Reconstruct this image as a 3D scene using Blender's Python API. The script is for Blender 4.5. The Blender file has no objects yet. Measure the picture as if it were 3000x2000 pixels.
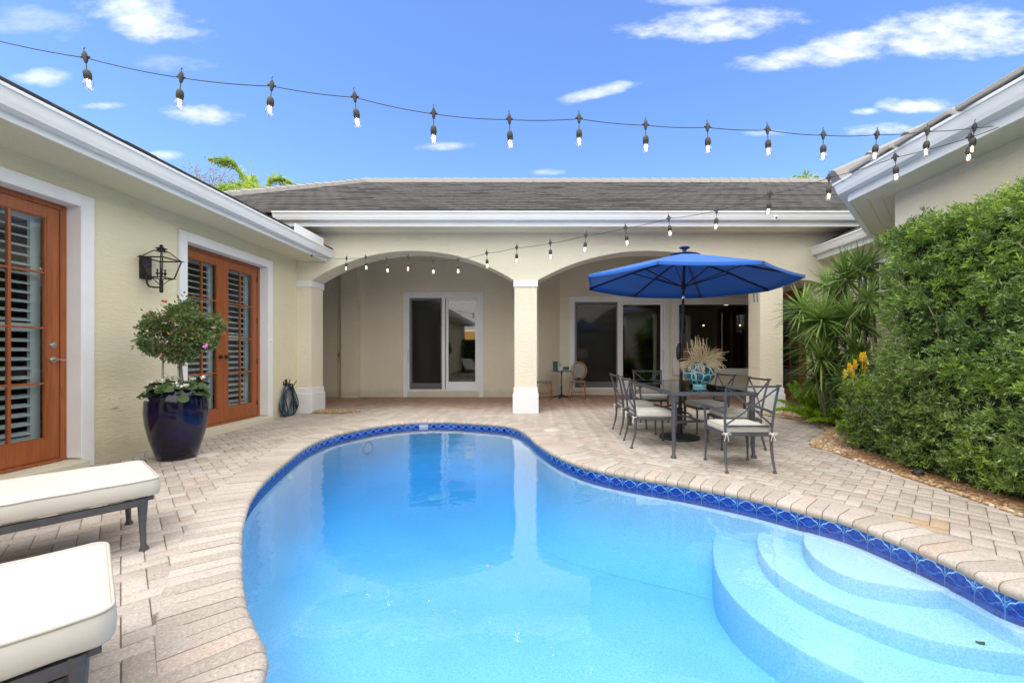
import bpy, bmesh, math, random
import numpy as np
from mathutils import Vector, Matrix, noise as mnoise
random.seed(7); RNG = np.random.default_rng(11)
SC = bpy.context.scene; COL = SC.collection
R = math.radians; PI = math.pi

# ------------------------------------------------------------ camera, sky, sun, exposure
F, VX, VY, EYE = 1214.0, 1568.0, 1036.0, 1.2      # focal length and vanishing point of the photograph (3000 px wide)
cam = bpy.data.cameras.new("camera"); co = bpy.data.objects.new("camera", cam); COL.objects.link(co)
co.location = (0, 0, EYE); co.rotation_euler = (R(90), 0, 0)
cam.sensor_width = 36.0; cam.lens = 36.0*F/3000.0
cam.shift_x = -(VX-1500)/3000.0; cam.shift_y = (VY-1000)/3000.0
cam.clip_start = 0.02; cam.clip_end = 5000
SC.camera = co
SC.view_settings.view_transform = 'Standard'; SC.view_settings.look = 'None'
SC.view_settings.gamma = 1.0; SC.view_settings.use_curve_mapping = False
SC.view_settings.exposure = 1.19
SUN_EL, SUN_AZ = 64.0, 205.0      # sun behind the camera, a little to the left; azimuth clockwise from +Y
world = bpy.data.worlds.new("World"); SC.world = world; world.use_nodes = True
nt = world.node_tree; nt.nodes.clear()
def N(t, typ, **kw):
    n = t.nodes.new(typ)
    for k, v in kw.items():
        if k.startswith('_'): n.inputs[k[1:]].default_value = v
        else: setattr(n, k, v)
    return n
def M2(t, op, a, b=None, c=None, clamp=False):
    n = t.nodes.new('ShaderNodeMath'); n.operation = op; n.use_clamp = clamp
    for i, x in enumerate((a, b, c)):
        if x is None: continue
        if isinstance(x, (int, float)): n.inputs[i].default_value = x
        else: t.links.new(x, n.inputs[i])
    return n.outputs[0]
def VM(t, op, a, b=None):
    n = t.nodes.new('ShaderNodeVectorMath'); n.operation = op
    for i, x in enumerate((a, b)):
        if x is None: continue
        if isinstance(x, (tuple, list)): n.inputs[i].default_value = x
        else: t.links.new(x, n.inputs[i])
    return n.outputs[0]
def mixc(t, fac, a, b, blend='MIX'):
    n = t.nodes.new('ShaderNodeMix'); n.data_type = 'RGBA'; n.blend_type = blend
    for i, x in ((0, fac), (6, a), (7, b)):
        if isinstance(x, (int, float)): n.inputs[i].default_value = x
        elif isinstance(x, (tuple, list)): n.inputs[i].default_value = tuple(x)+((1,) if len(x) == 3 else ())
        else: t.links.new(x, n.inputs[i])
    return n.outputs[2]
def maprange(t, v, a, b, c=0.0, d=1.0, kind='SMOOTHSTEP'):
    n = t.nodes.new('ShaderNodeMapRange'); n.interpolation_type = kind
    t.links.new(v, n.inputs[0])
    for i, x in ((1, a), (2, b), (3, c), (4, d)): n.inputs[i].default_value = x
    return n.outputs[0]
sky = N(nt, 'ShaderNodeTexSky', sky_type='NISHITA', sun_disc=False)
sky.sun_elevation = R(SUN_EL); sky.sun_rotation = R(SUN_AZ); sky.altitude = 0; sky.air_density = 1.0; sky.dust_density = 0.6; sky.ozone_density = 2.2
tc = N(nt, 'ShaderNodeTexCoord')
sep = N(nt, 'ShaderNodeSeparateXYZ'); nt.links.new(tc.outputs['Generated'], sep.inputs[0])
dx, dy, dz = sep.outputs
yy = M2(nt, 'MAXIMUM', dy, 0.02)
cu = M2(nt, 'DIVIDE', dx, yy); cv = M2(nt, 'DIVIDE', dz, yy)
comb = N(nt, 'ShaderNodeCombineXYZ'); nt.links.new(cu, comb.inputs[0]); nt.links.new(cv, comb.inputs[1])
nzv = VM(nt, 'MULTIPLY', comb.outputs[0], (1.0, 2.4, 1.0))
n1 = N(nt, 'ShaderNodeTexNoise', _Scale=5.5, _Detail=7.0, _Roughness=0.62); nt.links.new(nzv, n1.inputs['Vector'])
n2 = N(nt, 'ShaderNodeTexNoise', _Scale=16.0, _Detail=5.0, _Roughness=0.6); nt.links.new(nzv, n2.inputs['Vector'])
warp = M2(nt, 'ADD', M2(nt, 'MULTIPLY', M2(nt, 'SUBTRACT', n1.outputs[0], 0.5), 4.6), M2(nt, 'MULTIPLY', M2(nt, 'SUBTRACT', n2.outputs[0], 0.5), 2.0))
# clouds low over the house: (direction as tangent right, tangent up, half width, half height, slope, density)
CLOUDS = [(-0.93, 0.81, .15, .055, -.25, .85), (-1.22, 0.80, .14, .035, -.1, .35), (-0.87, 0.70, .09, .020, -.05, .30), (-1.19, 0.665, .07, .022, 0, .75),
          (-1.04, 0.598, .06, .010, .06, .85), (-0.80, 0.573, .11, .022, -.03, .9), (-0.89, 0.478, .05, .012, 0, .7), (-0.22, 0.500, .06, .011, .05, .75),
          (.02, 0.437, .045, .009, .03, .75), (0.155, 0.632, .085, .015, .22, .8), (0.42, 0.795, .19, .040, .06, .95), (.38, 0.86, .10, .022, .0, .5),
          (0.72, 0.735, .20, .038, .17, 1.0), (1.02, 0.775, .26, .058, .08, 1.0), (0.92, 0.600, .10, .018, -.02, 1.0), (0.80, 0.585, .032, .009, 0, .85),
          (0.825, 0.540, .085, .017, .06, 1.0), (0.56, 0.533, .05, .008, 0, .45), (1.18, 0.620, .03, .010, 0, .6), (-0.1, 1.25, .5, .16, .1, .9), (1.1, 1.3, .5, .12, .1, .9), (-1.5, 1.3, .4, .15, .1, .9)]
tot = None
for (a, b, w, h, s, dens) in CLOUDS:
    du = M2(nt, 'SUBTRACT', cu, a); dv = M2(nt, 'SUBTRACT', M2(nt, 'SUBTRACT', cv, b), M2(nt, 'MULTIPLY', du, s))
    e = M2(nt, 'ADD', M2(nt, 'POWER', M2(nt, 'ABSOLUTE', M2(nt, 'DIVIDE', du, w)), 2.0), M2(nt, 'POWER', M2(nt, 'ABSOLUTE', M2(nt, 'DIVIDE', dv, h)), 2.0))
    m = M2(nt, 'MULTIPLY', M2(nt, 'ADD', M2(nt, 'SUBTRACT', 1.0, e), warp), 1.0)
    m = maprange(nt, m, -0.45, 1.7, 0.0, dens)
    m = M2(nt, 'MULTIPLY', m, maprange(nt, e, 3.4, 1.2))
    tot = m if tot is None else M2(nt, 'MAXIMUM', tot, m)
tot = M2(nt, 'MULTIPLY', tot, maprange(nt, dy, 0.1, 0.25))
hsv = N(nt, 'ShaderNodeHueSaturation', _Saturation=1.13, _Value=1.01); nt.links.new(sky.outputs[0], hsv.inputs['Color'])
skyc = mixc(nt, 1.0, hsv.outputs[0], (1.0, 1.02, 1.22), 'MULTIPLY')
withc = mixc(nt, tot, skyc, (4.3, 4.5, 5.1))
# a broad bright cloud deck overhead and behind the camera (the day was overcast; the deck is added out of view for neutral light)
n3 = N(nt, 'ShaderNodeTexNoise', _Scale=2.2, _Detail=5.0); nt.links.new(tc.outputs['Generated'], n3.inputs['Vector'])
jit = M2(nt, 'MULTIPLY', M2(nt, 'SUBTRACT', n3.outputs[0], 0.5), 0.35)
over = M2(nt, 'MAXIMUM', maprange(nt, M2(nt, 'ADD', dz, jit), 0.70, 0.86), maprange(nt, M2(nt, 'ADD', M2(nt, 'MULTIPLY', dy, -1.0), jit), 0.05, 0.35))
side = maprange(nt, M2(nt, 'SUBTRACT', M2(nt, 'ABSOLUTE', dx), M2(nt, 'MULTIPLY', dy, 1.5)), 0.05, 0.35)
over = M2(nt, 'MAXIMUM', over, side)
deck = mixc(nt, n3.outputs[0], (8.6, 8.4, 7.95), (12.5, 12.1, 11.3))
withc = mixc(nt, M2(nt, 'MULTIPLY', over, 0.92), withc, deck)
bg = N(nt, 'ShaderNodeBackground', _Strength=0.12); nt.links.new(withc, bg.inputs['Color'])
wo = N(nt, 'ShaderNodeOutputWorld'); nt.links.new(bg.outputs[0], wo.inputs[0])
sun = bpy.data.lights.new("sun", 'SUN'); sun.energy = .8; sun.angle = R(26); sun.color = (1.0, 0.965, 0.91)
so = bpy.data.objects.new("sun", sun); COL.objects.link(so); so.location = (0, -5, 20)
az = R(SUN_AZ); el = R(SUN_EL)
sd = Vector((math.sin(az)*math.cos(el), math.cos(az)*math.cos(el), math.sin(el)))
so.rotation_euler = sd.to_track_quat('Z', 'Y').to_euler()

# ------------------------------------------------------------ helpers
def W(px, py, D): return Vector(((px-VX)/F*D, D, EYE-(py-VY)/F*D))      # a point of the place at distance D
def G(px, py, z=0.0):                                                    # ... or on the level z
    D = (EYE-z)*F/(py-VY); return Vector(((px-VX)/F*D, D, z))
def tag(o, label=None, cat=None, group=None, kind=None):
    if label: o['label'] = label
    if cat: o['category'] = cat
    if group: o['group'] = group
    if kind: o['kind'] = kind
    return o
def empty(name, loc=(0, 0, 0), rz=0.0, label=None, cat=None, group=None, parent=None):
    o = bpy.data.objects.new(name, None); COL.objects.link(o); o.location = loc; o.rotation_euler = (0, 0, rz)
    o.empty_display_size = 0.2; o.parent = parent
    return tag(o, label, cat, group)
def copy_tree(o, parent=None):
    c = o.copy(); COL.objects.link(c); c.parent = parent
    for ch in list(o.children): copy_tree(ch, c)
    return c
class MB:
    def __init__(s): s.v = []; s.f = []; s.m = []; s.uv = None
    def add(s, vs, fs, mi=0):
        o = len(s.v); s.v += [tuple(v) for v in vs]; s.f += [tuple(i+o for i in f) for f in fs]; s.m += [mi]*len(fs); return s
    def box(s, x0, x1, y0, y1, z0, z1, mi=0):
        return s.add([(x0, y0, z0), (x1, y0, z0), (x1, y1, z0), (x0, y1, z0), (x0, y0, z1), (x1, y0, z1), (x1, y1, z1), (x0, y1, z1)],
                     [(0, 3, 2, 1), (4, 5, 6, 7), (0, 1, 5, 4), (1, 2, 6, 5), (2, 3, 7, 6), (3, 0, 4, 7)], mi)
    def bar(s, a, b, w, h=None, up=(0, 0, 1), mi=0):
        a = Vector(a); b = Vector(b); h = w if h is None else h
        t = (b-a).normalized(); up = Vector(up)
        if abs(t.dot(up)) > .95: up = Vector((0, 1, 0))
        sx = t.cross(up).normalized()*w/2; sy = sx.cross(t).normalized()*h/2
        return s.add([a-sx-sy, a+sx-sy, a+sx+sy, a-sx+sy, b-sx-sy, b+sx-sy, b+sx+sy, b-sx+sy],
                     [(0, 3, 2, 1), (4, 5, 6, 7), (0, 1, 5, 4), (1, 2, 6, 5), (2, 3, 7, 6), (3, 0, 4, 7)], mi)
    def tube(s, pts, r, n=8, closed=False, mi=0, cap=True):
        pts = [Vector(p) for p in pts]; k = len(pts); rr = r if isinstance(r, (list, tuple)) else [r]*k
        vs = []; fs = []; prev = None
        for i, p in enumerate(pts):
            t = (pts[(i+1) % k]-pts[i-1]) if closed else (pts[min(i+1, k-1)]-pts[max(i-1, 0)])
            t = t.normalized() if t.length > 1e-9 else Vector((0, 0, 1))
            if prev is None: prev = t.orthogonal().normalized() if abs(t.z) > .99 else t.cross(Vector((0, 0, 1))).normalized()
            a = prev-t*prev.dot(t)
            a = a.normalized() if a.length > 1e-6 else t.orthogonal().normalized()
            b = t.cross(a); prev = a; off = PI/n if n == 4 else 0
            for j in range(n):
                q = 2*PI*j/n+off; vs.append(p+(a*math.cos(q)+b*math.sin(q))*rr[i])
        for i in range(k if closed else k-1):
            for j in range(n):
                a0 = i*n+j; a1 = i*n+(j+1) % n; b0 = ((i+1) % k)*n+j; b1 = ((i+1) % k)*n+(j+1) % n
                fs.append((a0, a1, b1, b0))
        if cap and not closed:
            fs.append(tuple(range(n-1, -1, -1))); fs.append(tuple(range((k-1)*n, k*n)))
        return s.add(vs, fs, mi)
    def lathe(s, prof, c=(0, 0, 0), n=24, mi=0, cap=True, rot=0.0):
        vs = []; fs = []; k = len(prof)
        for (r, z) in prof:
            for j in range(n):
                q = 2*PI*j/n+rot; vs.append((c[0]+r*math.cos(q), c[1]+r*math.sin(q), c[2]+z))
        for i in range(k-1):
            for j in range(n):
                fs.append((i*n+j, i*n+(j+1) % n, (i+1)*n+(j+1) % n, (i+1)*n+j))
        if cap: fs.append(tuple(range(n-1, -1, -1))); fs.append(tuple(range((k-1)*n, k*n)))
        return s.add(vs, fs, mi)
    def prism(s, poly, z0, z1, mi=0, axes='xy'):
        n = len(poly)
        P = (lambda a, b, c: (a, b, c)) if axes == 'xy' else ((lambda a, b, c: (a, c, b)) if axes == 'xz' else (lambda a, b, c: (c, a, b)))
        vs = [P(x, y, z0) for x, y in poly]+[P(x, y, z1) for x, y in poly]
        fs = [tuple(range(n-1, -1, -1)), tuple(range(n, 2*n))]+[(i, (i+1) % n, n+(i+1) % n, n+i) for i in range(n)]
        return s.add(vs, fs, mi)
    def sweep(s, prof, a, b, out, mi=0):      # a profile (out, up) swept from a to b; out = horizontal outward direction
        a = Vector(a); b = Vector(b); o = Vector(out); n = len(prof)
        vs = [a+o*p+Vector((0, 0, q)) for p, q in prof]+[b+o*p+Vector((0, 0, q)) for p, q in prof]
        fs = [tuple(range(n-1, -1, -1)), tuple(range(n, 2*n))]+[(i, (i+1) % n, n+(i+1) % n, n+i) for i in range(n)]
        return s.add(vs, fs, mi)
    def sphere(s, c, r, n=12, m=8, mi=0, sc=(1, 1, 1)):
        prof = [(max(r*math.sin(PI*i/m), 1e-4), -r*math.cos(PI*i/m)) for i in range(m+1)]
        o = len(s.v); s.lathe(prof, (0, 0, 0), n, mi)
        for i in range(o, len(s.v)):
            x, y, z = s.v[i]; s.v[i] = (c[0]+x*sc[0], c[1]+y*sc[1], c[2]+z*sc[2])
        return s
    def pillow(s, c, ux, uy, w, l, h, rc=.06, edge=.018, dome=.012, mi=0, wob=0.0):   # cushion, ux/uy horizontal unit vectors, c = centre of its underside
        c = Vector(c); ux = Vector(ux); uy = Vector(uy)
        base = []
        for (sx, sy, a0) in ((1, 1, 0), (-1, 1, 90), (-1, -1, 180), (1, -1, 270)):
            for k in range(7):
                q = R(a0+k*15); base.append((sx*(w/2-rc), sy*(l/2-rc), math.cos(q), math.sin(q)))
            # subdivide the straight side that follows
            nx = {(1, 1): (-1, 1), (-1, 1): (-1, -1), (-1, -1): (1, -1), (1, -1): (1, 1)}[(sx, sy)]
            q = R(a0+90)
            for k in range(1, 14):
                t = k/14; base.append(((sx+(nx[0]-sx)*t)*(w/2-rc), (sy+(nx[1]-sy)*t)*(l/2-rc), math.cos(q), math.sin(q)))
        rings = [(edge*1.2, 0), (edge*.4, edge*.3), (0, edge), (-.004, h*.5), (0, h-edge), (edge*.25, h-edge*.35), (edge, h), (-1, .93, h+dome*.35), (-1, .82, h+dome*.75), (-1, .6, h+dome), (-1, .25, h+dome*1.05)]
        vs = []
        for ri, rg in enumerate(rings):
            for (bx, by, cxn, cyn) in base:
                if rg[0] == -1: rad = rc-edge; x, y = (bx+cxn*rad)*rg[1], (by+cyn*rad)*rg[1]; z = rg[2]
                else: rad = rc-rg[0]; x, y = bx+cxn*rad, by+cyn*rad; z = rg[1]
                dz = wob*math.sin(x*37+y*29+ri)*.5 if wob and 0 < ri < 6 else 0
                vs.append(c+ux*x+uy*y+Vector((0, 0, z+dz)))
        n = len(base); k = len(rings)
        fs = [(i*n+j, i*n+(j+1) % n, (i+1)*n+(j+1) % n, (i+1)*n+j) for i in range(k-1) for j in range(n)]
        fs += [tuple(range(n-1, -1, -1)), tuple(range((k-1)*n, k*n))]
        s.add(vs, fs, mi)
        return [vs[5*n+j] for j in range(n)]
    def build(s, name, mat, parent=None, smooth=False, bevel=0.0, kind=None, segs=2):
        me = bpy.data.meshes.new(name); me.from_pydata(s.v, [], s.f); me.update()
        mats = mat if isinstance(mat, (list, tuple)) else [mat]
        for m in mats: me.materials.append(m)
        if len(mats) > 1: me.polygons.foreach_set('material_index', s.m)
        if smooth:
            me.polygons.foreach_set('use_smooth', [True]*len(me.polygons))
            if smooth == 'auto': me.set_sharp_from_angle(angle=R(40))
        o = bpy.data.objects.new(name, me); COL.objects.link(o); o.parent = parent
        if bevel:
            b = o.modifiers.new('bevel', 'BEVEL'); b.width = bevel; b.segments = segs; b.limit_method = 'ANGLE'; b.angle_limit = R(40)
        if kind: o['kind'] = kind
        return o
def np_mesh(name, V, Fq, mats, parent=None, mi=None, smooth=False):
    me = bpy.data.meshes.new(name); V = np.asarray(V, np.float32); Fq = np.asarray(Fq, np.int32); k = Fq.shape[1]
    me.vertices.add(len(V)); me.vertices.foreach_set('co', V.ravel())
    me.loops.add(Fq.size); me.loops.foreach_set('vertex_index', Fq.ravel())
    me.polygons.add(len(Fq)); me.polygons.foreach_set('loop_start', np.arange(0, Fq.size, k, dtype=np.int32))
    for m in mats: me.materials.append(m)
    if mi is not None: me.polygons.foreach_set('material_index', np.asarray(mi, np.int32))
    me.update(calc_edges=True); me.validate()
    if smooth: me.polygons.foreach_set('use_smooth', [True]*len(me.polygons))
    o = bpy.data.objects.new(name, me); COL.objects.link(o); o.parent = parent
    return o
def unit(a): return a/np.maximum(np.linalg.norm(a, axis=-1, keepdims=True), 1e-9)
def leaf_arrays(P, A, L, Wd, nrm=None, cup=0.0):      # diamond leaves: base P, axis A, length L, half width Wd
    A = unit(A); n = len(P)
    r = RNG.normal(size=(n, 3)) if nrm is None else nrm
    U = unit(np.cross(A, r)); Nn = np.cross(U, A)
    L = np.broadcast_to(L, n)[:, None]; Wd = np.broadcast_to(Wd, n)[:, None]
    mid = P+A*L*.45+Nn*cup*L
    V = np.stack([P, mid+U*Wd, P+A*L, mid-U*Wd], 1).reshape(-1, 3)
    return V
def quads(n): return np.arange(n*4, dtype=np.int32).reshape(-1, 4)
def strips(P, A, L, Wd, droop, seg=4, twist=None):    # long arching strap leaves
    n = len(P); A = unit(A); L = np.broadcast_to(L, n)[:, None]; Wd = np.broadcast_to(Wd, n)[:, None]; droop = np.broadcast_to(droop, n)[:, None]
    U = unit(np.cross(A, np.array([0, 0, 1.0])+RNG.normal(size=(n, 3))*.25))
    rows = []
    for i in range(seg+1):
        t = i/seg
        c = P+A*L*t; c = c-np.array([0, 0, 1.0])*droop*L*t*t
        w = Wd*(1-.15*t if t < .5 else max(.02, 1.85*(1-t)))*(0.6+.4*min(1, t*5))
        rows.append(np.stack([c-U*w, c+U*w], 1))
    V = np.stack(rows, 1)         # n, seg+1, 2, 3
    V = V.reshape(-1, 3); k = (seg+1)*2
    b = (np.arange(n)*k)[:, None]
    f = [np.stack([b[:, 0]+2*i, b[:, 0]+2*i+1, b[:, 0]+2*i+3, b[:, 0]+2*i+2], 1) for i in range(seg)]
    return V, np.stack(f, 1).reshape(-1, 4)
def catmull(pts, closed=True, k=10):
    n = len(pts); out = []
    for i in range(n if closed else n-1):
        p0 = pts[(i-1) % n] if closed or i > 0 else pts[0]; p1 = pts[i]; p2 = pts[(i+1) % n]; p3 = pts[(i+2) % n] if closed or i < n-2 else pts[-1]
        for j in range(k):
            t = j/k; out.append(tuple(.5*((2*b)+(-a+c)*t+(2*a-5*b+4*c-d)*t*t+(-a+3*b-3*c+d)*t**3) for a, b, c, d in zip(p0, p1, p2, p3)))
    if not closed: out.append(tuple(pts[-1]))
    return out
def resample(pts, step=None, count=None, closed=True):
    P = np.array(pts+[pts[0]] if closed else pts, float); d = np.r_[0, np.cumsum(np.linalg.norm(np.diff(P, axis=0), axis=1))]
    n = count or max(3, int(round(d[-1]/step)))
    q = np.linspace(0, d[-1], n+1)[:(n if closed else n+1)]
    return np.stack([np.interp(q, d, P[:, i]) for i in range(P.shape[1])], 1), d[-1]

# ------------------------------------------------------------ materials
MATS = {}
def mat(name):
    m = bpy.data.materials.new(name); m.use_nodes = True; t = m.node_tree; b = t.nodes['Principled BSDF']; return m, t, b
def simple(name, col, rough=.5, metal=0.0, spec=.5, bump=None, var=None, coat=0.0):
    """bump=(scale,strength[,stretch]); var=(scale, other colour, amount)"""
    m, t, b = mat(name); b.inputs['Roughness'].default_value = rough; b.inputs['Metallic'].default_value = metal
    b.inputs['Specular IOR Level'].default_value = spec; b.inputs['Coat Weight'].default_value = coat; b.inputs['Coat Roughness'].default_value = .05
    b.inputs['Base Color'].default_value = (*col, 1)
    tcn = N(t, 'ShaderNodeTexCoord')
    if var:
        nz = N(t, 'ShaderNodeTexNoise', _Scale=var[0], _Detail=5.0, _Roughness=.6); t.links.new(tcn.outputs['Object'], nz.inputs['Vector'])
        f = maprange(t, nz.outputs[0], .38, .66, 0, var[2]); t.links.new(mixc(t, f, col, var[1]), b.inputs['Base Color'])
    if bump:
        st = bump[2] if len(bump) > 2 else (1, 1, 1)
        v = VM(t, 'MULTIPLY', tcn.outputs['Object'], st)
        nz = N(t, 'ShaderNodeTexNoise', _Scale=bump[0], _Detail=4.0, _Roughness=.55, _Distortion=.4); t.links.new(v, nz.inputs['Vector'])
        bp = N(t, 'ShaderNodeBump', _Strength=bump[1], _Distance=.01); t.links.new(nz.outputs[0], bp.inputs['Height']); t.links.new(bp.outputs[0], b.inputs['Normal'])
    MATS[name] = m; return m
def stucco(name, col, col2):
    m, t, b = mat(name); b.inputs['Roughness'].default_value = .88; b.inputs['Specular IOR Level'].default_value = .25
    tcn = N(t, 'ShaderNodeTexCoord'); o = tcn.outputs['Object']
    a = N(t, 'ShaderNodeTexNoise', _Scale=1.1, _Detail=5.0); t.links.new(o, a.inputs['Vector'])
    t.links.new(mixc(t, maprange(t, a.outputs[0], .35, .7, 0, .6), col, col2), b.inputs['Base Color'])
    zs = N(t, 'ShaderNodeSeparateXYZ'); t.links.new(o, zs.inputs[0]); dn = N(t, 'ShaderNodeTexNoise', _Scale=3.0, _Detail=6.0, _Roughness=.7); t.links.new(VM(t, 'MULTIPLY', o, (1.6, 1.6, .5)), dn.inputs['Vector'])
    base = t.links[-1] if False else mixc(t, maprange(t, a.outputs[0], .35, .7, 0, .6), col, col2)
    splash = M2(t, 'MULTIPLY', maprange(t, M2(t, 'SUBTRACT', zs.outputs[2], M2(t, 'MULTIPLY', dn.outputs[0], .35)), .12, -.12), .38)      # soil splashed on the foot of the wall
    streak = maprange(t, dn.outputs[0], .56, .80, 0, .22)
    t.links.new(mixc(t, streak, mixc(t, splash, base, tuple(x*.55 for x in col2)), tuple(x*.80 for x in col2)), b.inputs['Base Color'])
    v = VM(t, 'MULTIPLY', o, (6, 6, 26))
    n_a = N(t, 'ShaderNodeTexNoise', _Scale=1.6, _Detail=3.5, _Roughness=.55, _Distortion=.9); t.links.new(v, n_a.inputs['Vector'])
    n_b = N(t, 'ShaderNodeTexNoise', _Scale=120.0, _Detail=2.0); t.links.new(o, n_b.inputs['Vector'])
    h = M2(t, 'ADD', maprange(t, n_a.outputs[0], .42, .62), M2(t, 'MULTIPLY', n_b.outputs[0], .25))
    bp = N(t, 'ShaderNodeBump', _Strength=.45, _Distance=.006); t.links.new(h, bp.inputs['Height']); t.links.new(bp.outputs[0], b.inputs['Normal'])
    MATS[name] = m; return m
ST = stucco('stucco', (.74, .685, .50), (.70, .65, .475))
ST2 = stucco('stucco_lightened', (.77, .71, .57), (.73, .67, .53))  # same paint as stucco, its colour lightened to lift the dim porch walls
WH = simple('white_paint', (.80, .82, .85), .45, var=(2.0, (.74, .76, .79), .5), bump=(60, .05))
WT = simple('white_stucco', (.80, .81, .83), .75, bump=(70, .25), var=(3.0, (.72, .72, .73), .4))
GUT = simple('gutter_metal', (.82, .83, .84), .32, var=(1.5, (.76, .78, .79), .6))
FAS = simple('fascia_paint', (.80, .81, .82), .5, var=(1.3, (.72, .73, .74), .5))
def wood(name, c1, c2, rough=.38):
    m, t, b = mat(name); b.inputs['Roughness'].default_value = rough; b.inputs['Coat Weight'].default_value = .15; b.inputs['Coat Roughness'].default_value = .2
    tcn = N(t, 'ShaderNodeTexCoord'); v = VM(t, 'MULTIPLY', tcn.outputs['Object'], (18, 18, 1.2))
    nz = N(t, 'ShaderNodeTexNoise', _Scale=2.2, _Detail=6.0, _Distortion=.6); t.links.new(v, nz.inputs['Vector'])
    t.links.new(mixc(t, maprange(t, nz.outputs[0], .3, .7), c1, c2), b.inputs['Base Color'])
    bp = N(t, 'ShaderNodeBump', _Strength=.12, _Distance=.004); t.links.new(nz.outputs[0], bp.inputs['Height']); t.links.new(bp.outputs[0], b.inputs['Normal'])
    MATS[name] = m; return m
OW = wood('orange_wood', (.34, .098, .028), (.25, .068, .020))
def glassy(name, tint, k=1.0, rough=0.0, ior=1.45, base=0.0, wav=0.0):
    """thin pane: see-through plus a Fresnel mirror"""
    m, t, b = mat(name); t.nodes.remove(b); out = t.nodes['Material Output']
    tr = N(t, 'ShaderNodeBsdfTransparent'); tr.inputs[0].default_value = (*tint, 1)
    gl = N(t, 'ShaderNodeBsdfGlossy'); gl.inputs['Roughness'].default_value = rough
    fr = N(t, 'ShaderNodeFresnel'); gb = N(t, 'ShaderNodeNewGeometry'); t.links.new(maprange(t, gb.outputs['Backfacing'], 0, 1, ior, 1/ior, 'LINEAR'), fr.inputs['IOR'])
    if wav:
        tcn = N(t, 'ShaderNodeTexCoord'); nz = N(t, 'ShaderNodeTexNoise', _Scale=1.1, _Detail=1.0); t.links.new(tcn.outputs['Object'], nz.inputs['Vector'])
        bp = N(t, 'ShaderNodeBump', _Strength=wav, _Distance=.02); t.links.new(nz.outputs[0], bp.inputs['Height']); t.links.new(bp.outputs[0], gl.inputs['Normal'])
    mx = N(t, 'ShaderNodeMixShader'); f = M2(t, 'ADD', M2(t, 'MULTIPLY', fr.outputs[0], k), base, clamp=True)
    t.links.new(f, mx.inputs[0]); t.links.new(tr.outputs[0], mx.inputs[1]); t.links.new(gl.outputs[0], mx.inputs[2]); t.links.new(mx.outputs[0], out.inputs['Surface'])
    MATS[name] = m; return m
PANE = glassy('window_glass', (.90, .93, .93), 1.2, wav=.08)
PANED = glassy('tinted_glass', (.50, .51, .50), 2.4, base=.02, wav=.1)
TABG = glassy('table_glass', (.50, .52, .50), 1.5, .04)
BULBG = glassy('bulb_glass', (.97, .97, .97), 1.6, base=.04)
LANG = glassy('lantern_glass', (.95, .95, .95), .35, base=.01)
BRONZE = simple('dark_bronze', (.030, .028, .026), .45, .6, bump=(90, .15))
CHM = simple('charcoal_metal', (.085, .088, .102), .45, .4, bump=(140, .2), var=(20, (.12, .123, .135), .6))
BLACK = simple('black_plastic', (.012, .013, .015), .45)
BLKM = simple('black_resin', (.018, .020, .026), .5, bump=(50, .5))
CUSH = simple('cushion_fabric', (.56, .535, .485), .85, spec=.2, bump=(420, .12), var=(3.0, (.50, .475, .425), .5))
CUSH2 = simple('cushion_side_fabric', (.66, .62, .57), .85, spec=.2, bump=(30, .2, (1, 1, .25)))
PIPE = simple('cushion_piping', (.46, .43, .385), .8)
CORD = simple('tie_cord', (.82, .80, .77), .9)
SOIL = simple('potting_soil', (.03, .022, .015), .95, bump=(60, .8))
NICK = simple('satin_nickel', (.55, .54, .52), .28, .95)
CHROME = simple('chrome', (.75, .76, .78), .15, 1.0)
SHUT = simple('shutter_paint', (.50, .56, .58), .5)
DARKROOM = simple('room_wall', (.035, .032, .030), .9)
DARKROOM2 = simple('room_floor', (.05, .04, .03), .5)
def emis(name, col, s):
    m, t, b = mat(name); b.inputs['Base Color'].default_value = (*col, 1); b.inputs['Emission Color'].default_value = (*col, 1); b.inputs['Emission Strength'].default_value = s
    MATS[name] = m; return m
FIL = emis('warm_filament', (1.0, .60, .30), 7.0)
SHADE = emis('lit_lampshade', (1.0, .55, .13), .55)
SHADE2 = emis('dim_lampshade', (.75, .55, .38), .10)
KLED = emis('kitchen_bulb', (1.0, .55, .22), 9.0)
KTILE = emis('glowing_backsplash', (.8, .33, .12), .10)  # tiles are no lamp; the light on them is put in as emission
def leafmat(name, c1, c2, c3=None, scale=3.0, rough=.45, trans=.25):
    """leaf: colour varies leaf by leaf and in drifts"""
    m, t, b = mat(name); geo = N(t, 'ShaderNodeNewGeometry'); b.inputs['Roughness'].default_value = rough; b.inputs['Specular IOR Level'].default_value = .4
    tcn = N(t, 'ShaderNodeTexCoord'); nz = N(t, 'ShaderNodeTexNoise', _Scale=scale, _Detail=3.0); t.links.new(tcn.outputs['Object'], nz.inputs['Vector'])
    f = M2(t, 'ADD', M2(t, 'MULTIPLY', geo.outputs['Random Per Island'], .55), M2(t, 'MULTIPLY', maprange(t, nz.outputs[0], .35, .65), .45))
    c = mixc(t, f, c1, c2)
    if c3: c = mixc(t, maprange(t, geo.outputs['Random Per Island'], .9, .97), c, c3)
    t.links.new(c, b.inputs['Base Color'])
    tl = N(t, 'ShaderNodeBsdfTranslucent'); t.links.new(c, tl.inputs[0]); mx = N(t, 'ShaderNodeMixShader', _Fac=trans) if False else t.nodes.new('ShaderNodeMixShader')
    mx.inputs[0].default_value = trans; out = t.nodes['Material Output']
    t.links.new(b.outputs[0], mx.inputs[1]); t.links.new(tl.outputs[0], mx.inputs[2]); t.links.new(mx.outputs[0], out.inputs['Surface'])
    MATS[name] = m; return m
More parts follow.
